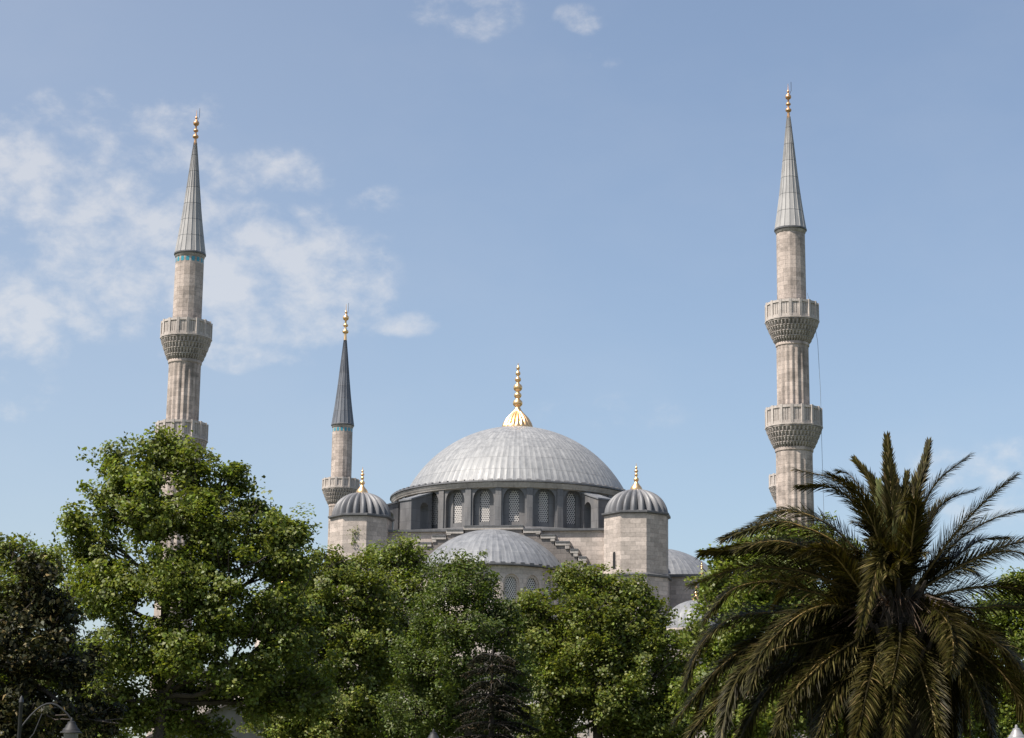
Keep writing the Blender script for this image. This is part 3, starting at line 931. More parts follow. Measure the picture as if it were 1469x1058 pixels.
        for tt in range(tiers):
            f0, f1 = tt / tiers, (tt + 1) / tiers
            ra = rn * 1.02 + (rb - 0.02 - rn * 1.02) * (f0 ** 0.85); rb2 = rn * 1.02 + (rb - 0.02 - rn * 1.02) * (f1 ** 0.85)
            z0 = zb_ + (za_ - zb_) * f0; z1 = zb_ + (za_ - zb_) * f1; ph = (tt % 2) * 0.5
            N2 = 40
            def md(r, z, a, i, j, ra=ra, rb2=rb2, ph=ph):
                w_ = abs(math.sin((a * N2 / 2) + ph * math.pi))
                dip = max(0.0, 1 - (1 - w_) * 2.2)
                if i in (1, 2): return r - dip * (rb2 - ra + 0.10) * (1.0 if i == 1 else 0.75)
                if i == 3: return r - dip * 0.12
                return r
            h = z1 - z0
            mq.lathe([(ra - 0.02, z0), (ra + 0.10, z0 + 0.02), (rb2 - 0.02, z0 + h * 0.45), (rb2, z0 + h * 0.80), (rb2 + 0.03, z0 + h * 0.82), (rb2 + 0.03, z1), (rb2 - 0.1, z1)], n, mod=md, smooth=False)
        mq.build('corbel', M['carved'], bo)
        nk = MB(); nk.lathe([(rn * 1.0, zl - 0.35), (rn * 1.04, zl - 0.3), (rn * 1.05, zl - 0.05), (rn * 1.02, zl + 0.02)], 48); nk.build('neck', M['minaret'], bo)
        zprev = zl - 0.34; r_above = rn
    shaft(10.0, zprev, r_above * 1.10, r_above, 0.085)
    bs = MB(); bs.lathe([(r_above * 1.55, 0), (r_above * 1.55, 7.5), (r_above * 1.15, 10.02)], 8, phase=math.pi / 8, smooth=False); bs.build('base', M['minaret'], m)
    if tiles:
        tb = MB(); z0, z1 = Z['spire'] - 1.02, Z['spire'] - 0.56
        for q in range(16):
            a = 2 * math.pi * (q + 0.5) / 16 + math.pi / 16 - math.pi / 16
            rr = r_up * math.cos(math.pi / 16) + 0.015; wd = r_up * 0.11
            a = 2 * math.pi * q / 16
            nx, ny = math.cos(a), math.sin(a)
            f = [(nx * rr - ny * u, ny * rr + nx * u, z) for u, z in ((-wd, z0), (wd, z0), (wd, z1), (-wd, z1))]
            bk = [(nx * (rr - .05) - ny * u, ny * (rr - .05) + nx * u, z) for u, z in ((-wd, z0), (wd, z0), (wd, z1), (-wd, z1))]
            tb.face(f)
            for i in range(4):
                j = (i + 1) % 4; tb.face([f[i], bk[i], bk[j], f[j]])
        tb.build('tile_band', M['tile'], m)
    return m, (x, y), k


near_rad = dict(spire=22.5, upper=21.0, b1=38.5, sb1=23.5, b2=40.5, sb2=26.5)
mr, mrp, mrk = minaret('tall fluted stone minaret with two balconies in view rising behind the palm tree', 196.0, (1134, 330),
        dict(apex=166, spire=329, b1t=437, b1m=463, b1l=493, b2t=587, b2m=615, b2l=644), near_rad)
ml, mlp, mlk = minaret('stone minaret with turquoise tile band, its lower balcony half hidden by the tallest plane tree', 204.0, (272.5, 368),
        dict(apex=204, spire=364, b1t=463, b1m=487, b1l=518, b2t=608, b2m=633, b2l=662), dict(spire=22, upper=20.8, b1=36.5, sb1=23.5, b2=37, sb2=26), True)
far_rad = dict(spire=15.8, upper=14.8, b1=26.5, sb1=16.3)
minaret('shorter distant minaret with dark slate spire and blue tiles left of the dome', 272.0, (491.5, 612),
        dict(apex=484, spire=609, b1t=688, b1m=703, b1l=724), far_rad, True, 'spire_dark', gold='gold')
minaret('distant minaret almost hidden behind the tallest minaret, only its pale balcony edge showing', 264.0, (1129, 640),
        dict(apex=490, spire=603, b1t=682, b1m=700, b1l=722), far_rad, True, 'spire_dark', gold='gold')


def cables():
    def cable(pts, label):
        mb = MB(); mb.tube(pts, 0.02, 5)
        tag(mb.build('cable', M['cable']), label, 'cable')
    d = 195.0
    px = [(1158, 420), (1166, 448), (1173, 490), (1177, 560), (1179, 640), (1182, 740), (1184, 830)]
    cable([P(a, b, d) for a, b in px], 'thin blue grey cable hanging down beside the tallest minaret')


cables()


# ------------------------------------------------------------------ trees
def leaves_object(name, c, nrm, size, mat, parent, rng, aspect=0.8, fold=0.14):
    """one mesh of kite-shaped leaves: centres c, facing nrm, length size"""
    n = len(c)
    nrm = nrm / (np.linalg.norm(nrm, axis=1, keepdims=True) + 1e-9)
    t = rng.normal(size=(n, 3)); t -= (t * nrm).sum(1, keepdims=True) * nrm
    t /= np.linalg.norm(t, axis=1, keepdims=True) + 1e-9
    b = np.cross(nrm, t); s = size[:, None]
    v = np.empty((n, 4, 3))
    v[:, 0] = c - t * s * 0.5
    v[:, 1] = c + b * s * 0.5 * aspect + nrm * s * fold - t * s * 0.06
    v[:, 2] = c + t * s * 0.5 - nrm * s * 0.08
    v[:, 3] = c - b * s * 0.5 * aspect + nrm * s * fold - t * s * 0.06
    me = bpy.data.meshes.new(name)
    me.vertices.add(n * 4); me.loops.add(n * 4); me.polygons.add(n)
    me.vertices.foreach_set('co', v.astype(np.float32).ravel())
    me.loops.foreach_set('vertex_index', np.arange(n * 4, dtype=np.int32))
    me.polygons.foreach_set('loop_start', np.arange(0, n * 4, 4, dtype=np.int32))
    me.polygons.foreach_set('loop_total', np.full(n, 4, dtype=np.int32))
    me.materials.append(mat); me.update(calc_edges=True)
    o = bpy.data.objects.new(name, me); COL.objects.link(o); o.parent = parent
    return o


def limb(mb, a, b, r0, r1, rng, bend=0.12, n=6):
    a, b = Vector(a), Vector(b); L = (b - a).length
    side = Vector(rng.normal(size=3)); side.z *= 0.3
    pts = []; rad = []
    for i in range(n + 1):
        q = i / n
        pts.append(a.lerp(b, q) + side * (L * bend * 0.5 * math.sin(math.pi * q)) + Vector((0, 0, -L * 0.06 * math.sin(math.pi * q))) + Vector(rng.normal(size=3)) * (L * 0.012 if 0 < i < n else 0))
        rad.append(r0 + (r1 - r0) * q)
    mb.tube(pts, rad, 7)
    return pts


def tree(name, label, cat, depth, trunk_px, lobes, leaf, mat, seed, per_m2=9.0, leaf_n=26, clump=(0.55, 0.38), bark='bark', group=None, trunk_r=0.3, sprays=0.25, aspect=0.8, up=0.7):
    """lobes: (px, py, rx, ry, dy) ellipsoids of the crown in photo pixels, dy metres in depth"""
    rng = np.random.default_rng(seed)
    k = depth / (FPX * math.cos(PITCH))
    tb = P(trunk_px, 1000, depth); org = Vector((tb.x, depth, 0))
    root = thing(name, label, cat, org, 0, group)
    L = []
    for (px, py, rx, ry, dy) in lobes:
        d = depth + dy
        c = P(px, py, d) - org
        L.append((np.array(c), np.array((rx * k, (rx * 0.5 + ry * 0.5) * k * 1.05, ry * k))))
    C = []; Nn = []; SZ = []; SH = []
    for (c, r) in L:
        area = 4 * math.pi * ((r[0] * r[1]) ** 1.6 / 3 + (r[0] * r[2]) ** 1.6 / 3 + (r[1] * r[2]) ** 1.6 / 3) ** (1 / 1.6)
        ns = max(10, int(area * per_m2 * 0.13))
        for _ in range(ns):
            u = rng.normal(size=3); u /= np.linalg.norm(u)
            reach = 0.64 + 0.44 * rng.random() ** 1.6 + (sprays * 0.35 * rng.random() if u[2] > -0.2 else 0)
            far = rng.random() < 0.13 and u[2] > -0.3
            if far: reach += 0.26 * rng.random()
            a_ = c + u * r * 0.25
            e_ = c + u * r * reach
            e_[2] += 0.22 * np.linalg.norm(e_ - a_) * (0.3 + rng.random()) * (1 if u[2] > -0.4 else 0)
            ln = np.linalg.norm(e_ - a_); nc = max(3, int(ln / (clump[0] * 0.75)))
            for q in range(nc):
                t = 0.25 + 0.75 * (q + rng.random() * 0.5) / nc
                p = a_ + (e_ - a_) * t + np.array((0, 0, -0.10 * ln * math.sin(math.pi * t)))
                w_ = clump[0] * 0.55 * (1.25 - 0.75 * t)
                C.append((p + rng.normal(size=3) * w_)[None]); Nn.append((u / r)[None]); SZ.append([0.45 + 0.75 * (1.15 - t)])
            if far or rng.random() < 0.28:
                SH.append((a_, e_))
    C = np.concatenate(C); Nn = np.concatenate(Nn); SZ = np.concatenate(SZ)
    Nn /= np.linalg.norm(Nn, axis=1, keepdims=True)
    keep = C[:, 2] > 1.8
    C, Nn, SZ = C[keep], Nn[keep], SZ[keep]
    m = len(C)
    cnt = rng.integers(int(leaf_n * 0.55), int(leaf_n * 1.45), m)
    idx = np.repeat(np.arange(m), cnt)
    sz = (SZ * (0.75 + rng.random(m) * 0.5))[idx]
    off = np.clip(rng.normal(size=(len(idx), 3)), -1.7, 1.7) * np.array((clump[0], clump[0], clump[1])) * 0.55 * sz[:, None]
    pos = C[idx] + off
    nrm = Nn[idx] * 0.35 + np.array((0, 0, up)) + off * 0.6 + rng.normal(size=(len(idx), 3)) * 0.45 + (rng.normal(size=(m, 3)) * 0.5)[idx]
    size = leaf * (0.65 + 0.7 * rng.random(len(idx)))
    leaves_object('crown', pos, nrm, size, mat, root, rng, aspect)
    # trunk and limbs
    tr = MB()
    zs = sorted(float(c[2] - r[2]) for c, r in L); zt = max(2.2, min(zs[0] + 2.0, 6.0))
    top = Vector((rng.normal() * 0.2, 0, zt))
    limb(tr, (0, 0, 0), top, trunk_r * 1.25, trunk_r * 0.85, rng, 0.03)
    tr.tube([(0, 0, 0), (0, 0, 0.25), (0, 0, 0.7)], [trunk_r * 1.9, trunk_r * 1.5, trunk_r * 1.22], 10)
    hi = max(L, key=lambda e: e[0][2]); lead = Vector(hi[0]) + Vector((0, 0, hi[1][2] * 0.55))
    spine = limb(tr, top, lead, trunk_r * 0.85, 0.05, rng, 0.05, 9)
    for (c, r) in L:
        c = Vector(c)
        st = min(spine, key=lambda q: abs(q.z - (c.z - (c - Vector(q)).xy.length * 0.7)))
        rr = max(0.05, min(0.16, trunk_r * 0.42))
        mid = limb(tr, st, c, rr, rr * 0.45, rng, 0.16)
        for q in range(9):
            u = Vector(rng.normal(size=3)).normalized(); u.z = abs(u.z) * 0.8 - 0.1
            e = c + Vector((u.x * r[0], u.y * r[1], u.z * r[2])) * 0.92
            limb(tr, mid[3 + q % 4], e, rr * 0.42, 0.014, rng, 0.18, 5)
    for a_, e_ in SH: limb(tr, a_, a_ + (e_ - a_) * 0.95, 0.03, 0.006, rng, 0.1, 4)
    tr.build('trunk', M[bark], root)
    return root


GRP = 'broadleaf trees in front of the mosque'
tree('plane_tree', 'tallest green plane tree, standing in front of the minaret with the turquoise tile band', 'tree', 74.0, 232,
     [(220, 645, 28, 28, 0), (162, 668, 20, 30, .4), (205, 690, 52, 36, -.5), (286, 688, 40, 30, -.3), (338, 688, 22, 22, .6), (262, 655, 30, 28, .3), (160, 728, 36, 36, -.3), (215, 745, 62, 46, -1.2), (300, 745, 60, 48, -.9), (365, 735, 28, 28, .6), (112, 752, 16, 16, .3), (138, 795, 40, 40, .3), (385, 765, 46, 40, .2), (424, 765, 16, 16, .3),
      (330, 800, 62, 44, -1.0), (410, 810, 46, 46, .2), (160, 850, 62, 52, -.6), (250, 830, 66, 52, -1.5), (330, 880, 66, 52, -1.2), (190, 930, 66, 50, -.8), (270, 930, 60, 50, -1.4), (350, 955, 66, 42, -.9), (410, 900, 50, 60, -.3), (150, 1000, 50, 50, .2), (230, 1020, 60, 40, .5), (380, 1000, 60, 40, 1.5), (290, 990, 60, 30, 1.2), (440, 990, 50, 50, 1.0), (300, 1050, 40, 26, 2.2)],
     0.138, M['leaf_plane'], 11, 10.5, 52, (0.44, 0.30), 'bark', GRP, 0.24, 0.40)
tree('plane_tree', 'green tree on the left edge, behind the dark magnolia', 'tree', 84.0, 20,
     [(20, 795, 40, 28, 0), (-30, 790, 50, 40, 0), (70, 815, 40, 34, .4), (20, 860, 70, 50, -.4), (90, 870, 44, 44, 0), (-60, 880, 70, 60, 0), (60, 950, 80, 56, 0), (130, 960, 50, 50, .4), (-30, 970, 80, 60, 0), (40, 1040, 90, 50, .4), (140, 1040, 50, 40, .5)],
     0.145, M['leaf_plane'], 23, 10, 46, (0.50, 0.34), 'bark', GRP, 0.25, 0.35)
tree('magnolia_tree', 'dark magnolia with glossy brown tinged leaves in front of the left edge tree', 'tree', 54.0, 40,
     [(55, 822, 24, 24, 0), (48, 858, 38, 32, 0), (15, 885, 46, 36, -.2), (82, 890, 38, 36, .2), (40, 950, 72, 46, -.5), (-30, 930, 56, 56, 0), (105, 960, 40, 40, .2), (50, 1030, 90, 46, -.3), (-30, 1030, 70, 50, 0), (140, 1035, 40, 36, .2)],
     0.165, M['leaf_magnolia'], 31, 15.5, 28, (0.30, 0.24), 'bark_dark', None, 0.16, 0.30, 0.5)
tree('broadleaf_tree', 'olive green tree filling the gap beneath the shorter distant minaret', 'tree', 92.0, 470,
     [(468, 812, 32, 28, 0), (505, 822, 28, 28, .4), (435, 835, 36, 38, .4), (478, 862, 56, 44, -.6), (535, 860, 32, 44, .3), (430, 910, 50, 46, 0), (500, 925, 60, 50, -.5), (550, 930, 40, 50, .3), (440, 980, 60, 50, -.2), (510, 1000, 66, 50, -.4), (470, 1045, 100, 40, 0), (400, 1030, 50, 40, .6)],
     0.14, M['leaf_olive'], 41, 10.5, 48, (0.48, 0.33), 'bark', GRP, 0.22, 0.32)
tree('broadleaf_tree', 'bright green feathery tree below the left turret and half dome', 'tree', 96.0, 568,
     [(577, 792, 30, 20, 0), (545, 800, 22, 24, .3), (600, 806, 22, 24, .2), (550, 840, 26, 30, 0), (588, 848, 36, 32, -.3), (556, 900, 40, 42, 0), (612, 910, 44, 46, .3), (570, 960, 50, 44, -.3), (620, 980, 56, 46, 0), (560, 1030, 60, 44, 0), (630, 1040, 60, 40, 0)],
     0.15, M['leaf_bright'], 53, 12.0, 34, (0.46, 0.42), 'bark', GRP, 0.2, 0.25, 0.6)
tree('ash_tree', 'dense dark green tree overlapping the left part of the near half dome', 'tree', 82.0, 672,
     [(672, 815, 30, 24, 0), (640, 822, 22, 22, .2), (696, 838, 20, 22, .2), (726, 880, 18, 18, .3), (655, 850, 46, 32, -.5), (708, 875, 34, 30, .2), (620, 880, 34, 36, .2), (670, 905, 60, 36, -.8), (725, 915, 28, 36, .2), (600, 940, 40, 44, .2), (650, 965, 66, 44, -.5), (735, 975, 36, 44, .3), (600, 1020, 60, 45, 0), (690, 1040, 80, 40, .6)],
     0.135, M['leaf_fine'], 67, 14.0, 36, (0.44, 0.30), 'bark', GRP, 0.22, 0.22, 0.5)
tree('broadleaf_tree', 'sunlit yellow green tree under the right turret, beside the palm', 'tree', 88.0, 860,
     [(818, 836, 28, 24, 0), (774, 876, 32, 24, .2), (752, 884, 20, 18, .3), (750, 905, 30, 30, .3), (752, 950, 30, 36, .5), (850, 840, 28, 24, 0), (890, 850, 34, 24, 0), (918, 852, 24, 22, .2), (935, 890, 32, 32, .3), (840, 885, 54, 36, -.8), (895, 900, 44, 38, -.6), (780, 925, 44, 40, -.2), (850, 945, 60, 42, -1.0), (920, 945, 50, 40, -.3), (965, 945, 34, 40, .2), (800, 985, 56, 44, -.4), (880, 1000, 66, 46, -1.0), (960, 1010, 46, 44, .2), (790, 1040, 60, 40, 0), (930, 1040, 80, 40, 0)],
     0.135, M['leaf_olive'], 71, 11.5, 52, (0.46, 0.32), 'bark', GRP, 0.24, 0.32)
tree('round_tree', 'rounded green tree directly behind the palm fronds', 'tree', 72.0, 1120,
     [(1130, 776, 50, 30, 0), (1080, 796, 44, 32, .2), (1180, 785, 40, 36, .2), (1038, 820, 34, 36, .2), (1110, 830, 76, 46, -.5), (1215, 830, 40, 46, .3), (1012, 860, 24, 34, .2), (1070, 880, 62, 50, -.4), (1160, 890, 70, 50, -.3), (1000, 910, 26, 30, .2), (1040, 950, 60, 50, 0), (1130, 960, 80, 56, 0), (1220, 930, 60, 66, 0), (1010, 1000, 42, 56, .2), (1080, 1040, 100, 50, 0), (1200, 1030, 80, 50, 0)],
     0.13, M['leaf_bright'], 83, 12.5, 48, (0.40, 0.30), 'bark', GRP, 0.24, 0.14)
tree('broadleaf_tree', 'green tree on the right edge, behind the palm fronds', 'tree', 78.0, 1455,
     [(1462, 840, 36, 30, 0), (1428, 865, 32, 28, .2), (1500, 860, 50, 46, 0), (1450, 905, 60, 44, -.3), (1400, 930, 40, 40, .2), (1460, 980, 76, 50, 0), (1380, 1000, 46, 50, 0), (1420, 1040, 90, 46, .2), (1330, 1030, 60, 46, 0.5)],
     0.135, M['leaf_bright'], 97, 11.5, 44, (0.46, 0.32), 'bark', GRP, 0.22, 0.25)


def conifer():
    rng = np.random.default_rng(5); depth = 66.0
    k = depth / FPX
    b = P(706, 1000, depth); org = Vector((b.x, depth, 0))
    root = thing('conifer', 'dark layered conifer with bare brown branch tiers between the leafy trees', 'tree', org)
    top = P(703, 928, depth).z
    tr = MB(); tr.tube([(0, 0, 0), (0.03, 0, 3), (-0.02, 0, top * 0.75), (0, 0, top)], [0.17, 0.14, 0.07, 0.02], 8)
    C = []; N = []
    z = 1.2; i = 0
    while z < top - 0.05:
        f = (top - z) / top
        Lb = 0.75 + 1.2 * f ** 0.8
        nb = 11
        for q in range(nb):
            a = 2 * math.pi * (q + rng.random() * 0.6) / nb + i
            l = Lb * (0.75 + 0.45 * rng.random())
            d = Vector((math.cos(a), math.sin(a), 0)); zz = z + rng.normal() * 0.06
            pts = [Vector((0, 0, zz)) + d * (l * t) + Vector((0, 0, 0.10 * math.sin(t * 3) - 0.16 * t * t)) for t in (0, .25, .5, .75, 1)]
            tr.tube(pts, [0.035, 0.028, 0.02, 0.014, 0.006], 5)
            side = Vector((-d.y, d.x, 0)); n = int(240 * l)
            t = rng.random(n) ** 0.7 * 0.9 + 0.1
            w_ = rng.normal(size=n) * 0.17 * (1.15 - t * 0.6)
            for tt, ww in zip(t, w_):
                p = Vector((0, 0, zz)) + d * (l * tt) + Vector((0, 0, 0.10 * math.sin(tt * 3) - 0.16 * tt * tt)) + side * ww
                C.append((p.x, p.y, p.z - abs(rng.normal()) * 0.05 - abs(ww) * 0.15))
        z += 0.42 * (0.8 + 0.4 * rng.random()); i += 1.7
    C = np.array(C); n = len(C)
    nrm = rng.normal(size=(n, 3)) * 0.6 + np.array((0, 0, 0.8))
    leaves_object('crown', C, nrm, 0.11 * (0.6 + 0.8 * rng.random(n)), M['needle'], root, rng, 0.22, 0.05)
    tr.build('trunk', M['bark_dark'], root)


conifer()


# ------------------------------------------------------------------ palm
def catmull(pts, n):
    pts = [Vector(p) for p in pts]
    q = [pts[0] * 2 - pts[1]] + pts + [pts[-1] * 2 - pts[-2]]
    out = []
    for i in range(len(pts) - 1):
        a, b, c, d = q[i:i + 4]
        for s in range(12):
            t = s / 12
            out.append(0.5 * ((2 * b) + (c - a) * t + (2 * a - 5 * b + 4 * c - d) * t * t + (3 * b - a - 3 * c + d) * t ** 3))
    out.append(pts[-1])
    d = [0]
    for a, b in zip(out[:-1], out[1:]): d.append(d[-1] + (b - a).length)
    res = []
    for i in range(n + 1):
        s = d[-1] * i / n; j = 0
        while j < len(d) - 2 and d[j + 1] < s: j += 1
        t = (s - d[j]) / max(1e-9, d[j + 1] - d[j])
        res.append(out[j].lerp(out[j + 1], min(1, t)))
    return res, d[-1]


def frond(root, pts, rng, lmax=0.60, open_=46, vee=24, mat='frond', twist=0.0, radial=None, density=21.0, droop=0.3, vsp=55):
    n = 36
    c, L = catmull(pts, n)
    mb = MB()
    rad = [0.029 * (1 - i / n) ** 0.8 + 0.005 for i in range(n + 1)]
    mb.tube(c, rad, 6, 1)
    if radial is None:
        radial = Vector((c[-1].x - c[0].x, c[-1].y - c[0].y, 0))
        if radial.length < 0.4: radial = Vector((rng.normal() * 0.3, -1, 0))
    radial.normalize()
    S0 = radial.cross(Vector((0, 0, 1))); S0.normalize()
    m = int(L * density)
    for sgn in (-1, 1):
        for i in range(m):
            q = 0.10 + 0.90 * (i + rng.random() * 0.7) / m
            f = q * n; j = min(n - 1, int(f)); p = c[j].lerp(c[j + 1], f - j)
            T = (c[min(n, j + 2)] - c[max(0, j - 1)]).normalized()
            S = (S0 - T * S0.dot(T)); S.normalize(); N = S.cross(T)
            if twist:
                a = twist * q; S, N = S * math.cos(a) + N * math.sin(a), N * math.cos(a) - S * math.sin(a)
            if N.z < 0 and not twist and abs(T.z) < 0.85 and False: N = -N
            prof = min(1, 0.25 + q * 3.2) * (1 - max(0, q - 0.45) / 0.55 * 0.66)
            l = lmax * prof * (0.88 + 0.24 * rng.random())
            op = R(open_ * (1 - 0.45 * q) + rng.normal() * 4.5); ve = R((vee + vsp * 0.62, vee - vsp * 0.10, vee - vsp * 0.75)[i % 3] + rng.normal() * 7)
            d = T * math.cos(op) + (S * sgn * math.cos(ve) + N * math.sin(ve)) * math.sin(op)
            d.normalize()
            w_ = T.cross(d); w_ = d.cross(N); w_.normalize()
            wd = (0.0145 if open_ > 36 else 0.017) * (0.8 + 0.5 * rng.random())
            a = p; b = p + d * (l * 0.5); e = p + d * l + Vector((0, 0, -droop * l * (0.25 + 0.35 * rng.random())))
            b = b + Vector((0, 0, -droop * l * 0.08))
            mb.v.extend([tuple(a - w_ * wd * .6), tuple(a + w_ * wd * .6), tuple(b + w_ * wd), tuple(b - w_ * wd), tuple(e)])
            k = len(mb.v) - 5
            mb.f.append((k, k + 1, k + 2, k + 3)); mb.f.append((k + 3, k + 2, k + 4))
            mb.uv.extend([(0, 0)] * 7); mb.mi.extend([0, 0]); mb.sm.extend([False, False])
    return mb.build('frond', [M[mat], M['rachis']], root, 60)


def palm():
    rng = np.random.default_rng(17); depth = 44.0
    k = depth / FPX
    hub = P(1288, 862, depth)
    org = Vector((hub.x, depth, 0)); hb = Vector((0, 0, hub.z))
    root = thing('palm_tree', 'big dark date palm with arching fronds in front of the round tree', 'palm', org)

    def at(px, py, dy): return P(px, py, depth + dy) - org
    # traced fronds: tip depth offset (m, minus = toward the camera), opening, material, points
    F = [
        (0.4, 24, 'frond', [(1283, 800), (1279, 720), (1272, 628)]),
        (1.0, 24, 'frond', [(1296, 800), (1312, 712), (1325, 670), (1332, 636)]),
        (-.6, 30, 'frond', [(1304, 800), (1322, 735), (1345, 690), (1391, 653)]),
        (.5, 22, 'frond', [(1312, 810), (1335, 745), (1362, 716), (1402, 701)]),
        (-.8, 38, 'frond', [(1315, 840), (1370, 765), (1420, 712), (1457, 682)]),
        (.4, 26, 'frond', [(1325, 830), (1378, 772), (1430, 742), (1486, 728)]),
        (.9, 22, 'frond', [(1325, 835), (1385, 788), (1412, 773), (1445, 771)]),
        (-1.3, 34, 'frond', [(1303, 820), (1309, 770), (1314, 726), (1303, 722), (1294, 738)]),
        (-.9, 38, 'frond', [(1272, 825), (1254, 755), (1225, 702), (1188, 680)]),
        (-.2, 36, 'frond', [(1270, 815), (1243, 742), (1205, 692), (1142, 673)]),
        (.3, 36, 'frond', [(1270, 820), (1235, 735), (1196, 700), (1146, 698)]),
        (.7, 34, 'frond', [(1276, 800), (1250, 728), (1222, 684), (1205, 676)]),
        (1.2, 20, 'frond', [(1280, 790), (1261, 720), (1250, 690), (1227, 660)]),
        (.6, 14, 'frond_pale', [(1279, 780), (1268, 735), (1261, 694)]),
        (.3, 16, 'frond', [(1288, 790), (1294, 730), (1301, 682)]),
        (.8, 14, 'frond_pale', [(1291, 790), (1302, 735), (1311, 690)]),
        (.2, 18, 'frond', [(1285, 800), (1287, 740), (1285, 690)]),
        (-.8, 46, 'frond', [(1320, 845), (1390, 806), (1445, 790), (1505, 806)]),
        (.5, 40, 'frond', [(1325, 840), (1400, 800), (1460, 778), (1530, 775)]),
        (-.4, 44, 'frond', [(1325, 858), (1400, 842), (1465, 846), (1520, 880)]),
        (.7, 44, 'frond', [(1330, 865), (1400, 872), (1440, 868), (1500, 876)]),
        (-1.0, 44, 'frond', [(1325, 880), (1390, 900), (1445, 934), (1485, 985)]),
        (-2.6, 52, 'frond', [(1305, 870), (1340, 873), (1362, 896), (1368, 930), (1364, 962)]),
        (-2.8, 50, 'frond', [(1290, 880), (1291, 905), (1289, 935), (1279, 982)]),
        (-2.6, 50, 'frond', [(1280, 895), (1262, 930), (1246, 980), (1226, 1078)]),
        (-2.4, 48, 'frond', [(1287, 900), (1281, 960), (1281, 1020), (1283, 1095)]),
        (-2.5, 48, 'frond', [(1300, 900), (1322, 960), (1338, 1020), (1348, 1095)]),
        (-2.0, 48, 'frond', [(1315, 895), (1378, 950), (1403, 990), (1432, 1080)]),
        (-1.4, 46, 'frond', [(1325, 900), (1410, 940), (1455, 990), (1480, 1050)]),
        (-1.9, 26, 'frond', [(1290, 850), (1285, 800), (1265, 800), (1246, 855), (1233, 910)]),
        (-1.5, 42, 'frond', [(1265, 870), (1238, 848), (1200, 800), (1170, 788), (1142, 800)]),
        (-.5, 42, 'frond', [(1265, 865), (1205, 812), (1160, 787), (1110, 776), (1058, 787)]),
        (.4, 42, 'frond', [(1265, 840), (1215, 775), (1175, 745), (1130, 732), (1094, 742)]),
        (-.3, 42, 'frond', [(1265, 845), (1200, 780), (1150, 755), (1110, 749), (1038, 772)]),
        (.2, 42, 'frond', [(1262, 855), (1180, 808), (1120, 790), (1080, 785), (1008, 793)]),
        (-.5, 42, 'frond', [(1262, 862), (1170, 825), (1110, 813), (1060, 815), (991, 840)]),
        (-.9, 44, 'frond', [(1262, 870), (1170, 850), (1110, 834), (1050, 846), (1010, 890)]),
        (-.3, 44, 'frond', [(1262, 875), (1125, 878), (1050, 886), (1004, 928), (984, 982)]),
        (-1.9, 44, 'frond', [(1265, 882), (1195, 868), (1145, 884), (1098, 930), (1075, 990)]),
        (-.6, 44, 'frond', [(1262, 888), (1180, 890), (1090, 920), (1030, 960), (970, 1032)]),
        (-1.6, 44, 'frond', [(1265, 890), (1175, 918), (1105, 934), (1055, 980), (1030, 1070)]),
        (-2.2, 46, 'frond', [(1272, 890), (1195, 940), (1160, 970), (1132, 1002), (1117, 1042)]),
        (-1.2, 44, 'frond', [(1262, 893), (1170, 935), (1105, 985), (1062, 1060), (1045, 1110)]),
        (-1.0, 44, 'frond', [(1262, 893), (1150, 940), (1060, 985), (1000, 1040), (978, 1090)]),
        (-1.8, 46, 'frond', [(1270, 898), (1200, 955), (1140, 1010), (1098, 1090)]),
        (-2.1, 46, 'frond', [(1275, 898), (1225, 955), (1190, 1010), (1160, 1100)]),
        (-.2, 44, 'frond', [(1262, 880), (1150, 900), (1070, 930), (1015, 985), (1000, 1040)]),
    ]
    for (dy, op, mat, pp) in F:
        nn = len(pp); d = [0]
        for a, b in zip(pp[:-1], pp[1:]): d.append(d[-1] + math.hypot(b[0] - a[0], b[1] - a[1]) + 8)
        pts = [hb + (at(pp[0][0], pp[0][1], 0) - hb) * 0.35] + [at(p[0], p[1], dy * (d[i] / d[-1])) for i, p in enumerate(pp)]
        frond(root, pts, rng, 0.66 if op > 30 else 0.58, op + (5 if op > 30 else 11), 18, mat, rng.normal() * 0.45, None, 72.0 if op > 30 else 80.0, 0.15 if op < 30 else 0.5)
    # the rest of the crown: back, sides and the hanging lower skirt
    for i in range(52):
        az_ = rng.random() * 2 * math.pi
        e = R(-55 + 95 * rng.random()) if i < 30 else R(-70 + 40 * rng.random())
        if math.sin(az_) < -0.3: az_ = -az_                       # the near face has the traced ones
        if e > R(25) and math.cos(az_) > 0 : e -= R(35)
        if i < 10: az_, e = -math.pi / 2 + rng.normal() * 0.9, R(40 + 40 * rng.random())
        Lf = 3.3 + rng.random() * 0.9 if i >= 10 else 1.7 + rng.random() * 0.8
        d = Vector((math.cos(az_), math.sin(az_), 0)); pts = [hb + Vector((0, 0, -0.2))]
        p = pts[0].copy(); ang = e + R(30)
        for s in range(5):
            p = p + (d * math.cos(ang) + Vector((0, 0, math.sin(ang)))) * (Lf / 5); pts.append(p.copy()); ang -= R(20 + 9 * rng.random())
            ang = max(ang, R(-88))
        frond(root, pts, rng, 0.56, 48, 18, 'frond', rng.normal() * 0.4, d.copy(), 56.0, 0.5)
    # trunk with old leaf bases, and the fibrous heart of the crown
    tr = MB(); zt = hub.z - 0.35
    tr.lathe([(0.62, 0), (0.48, 0.5), (0.42, zt * 0.6), (0.46, zt - 1.0), (0.60, zt - 0.5), (0.50, zt - 0.1), (0.25, zt + 0.3), (0.06, zt + 0.5)], 22)
    z = 0.6; row = 0
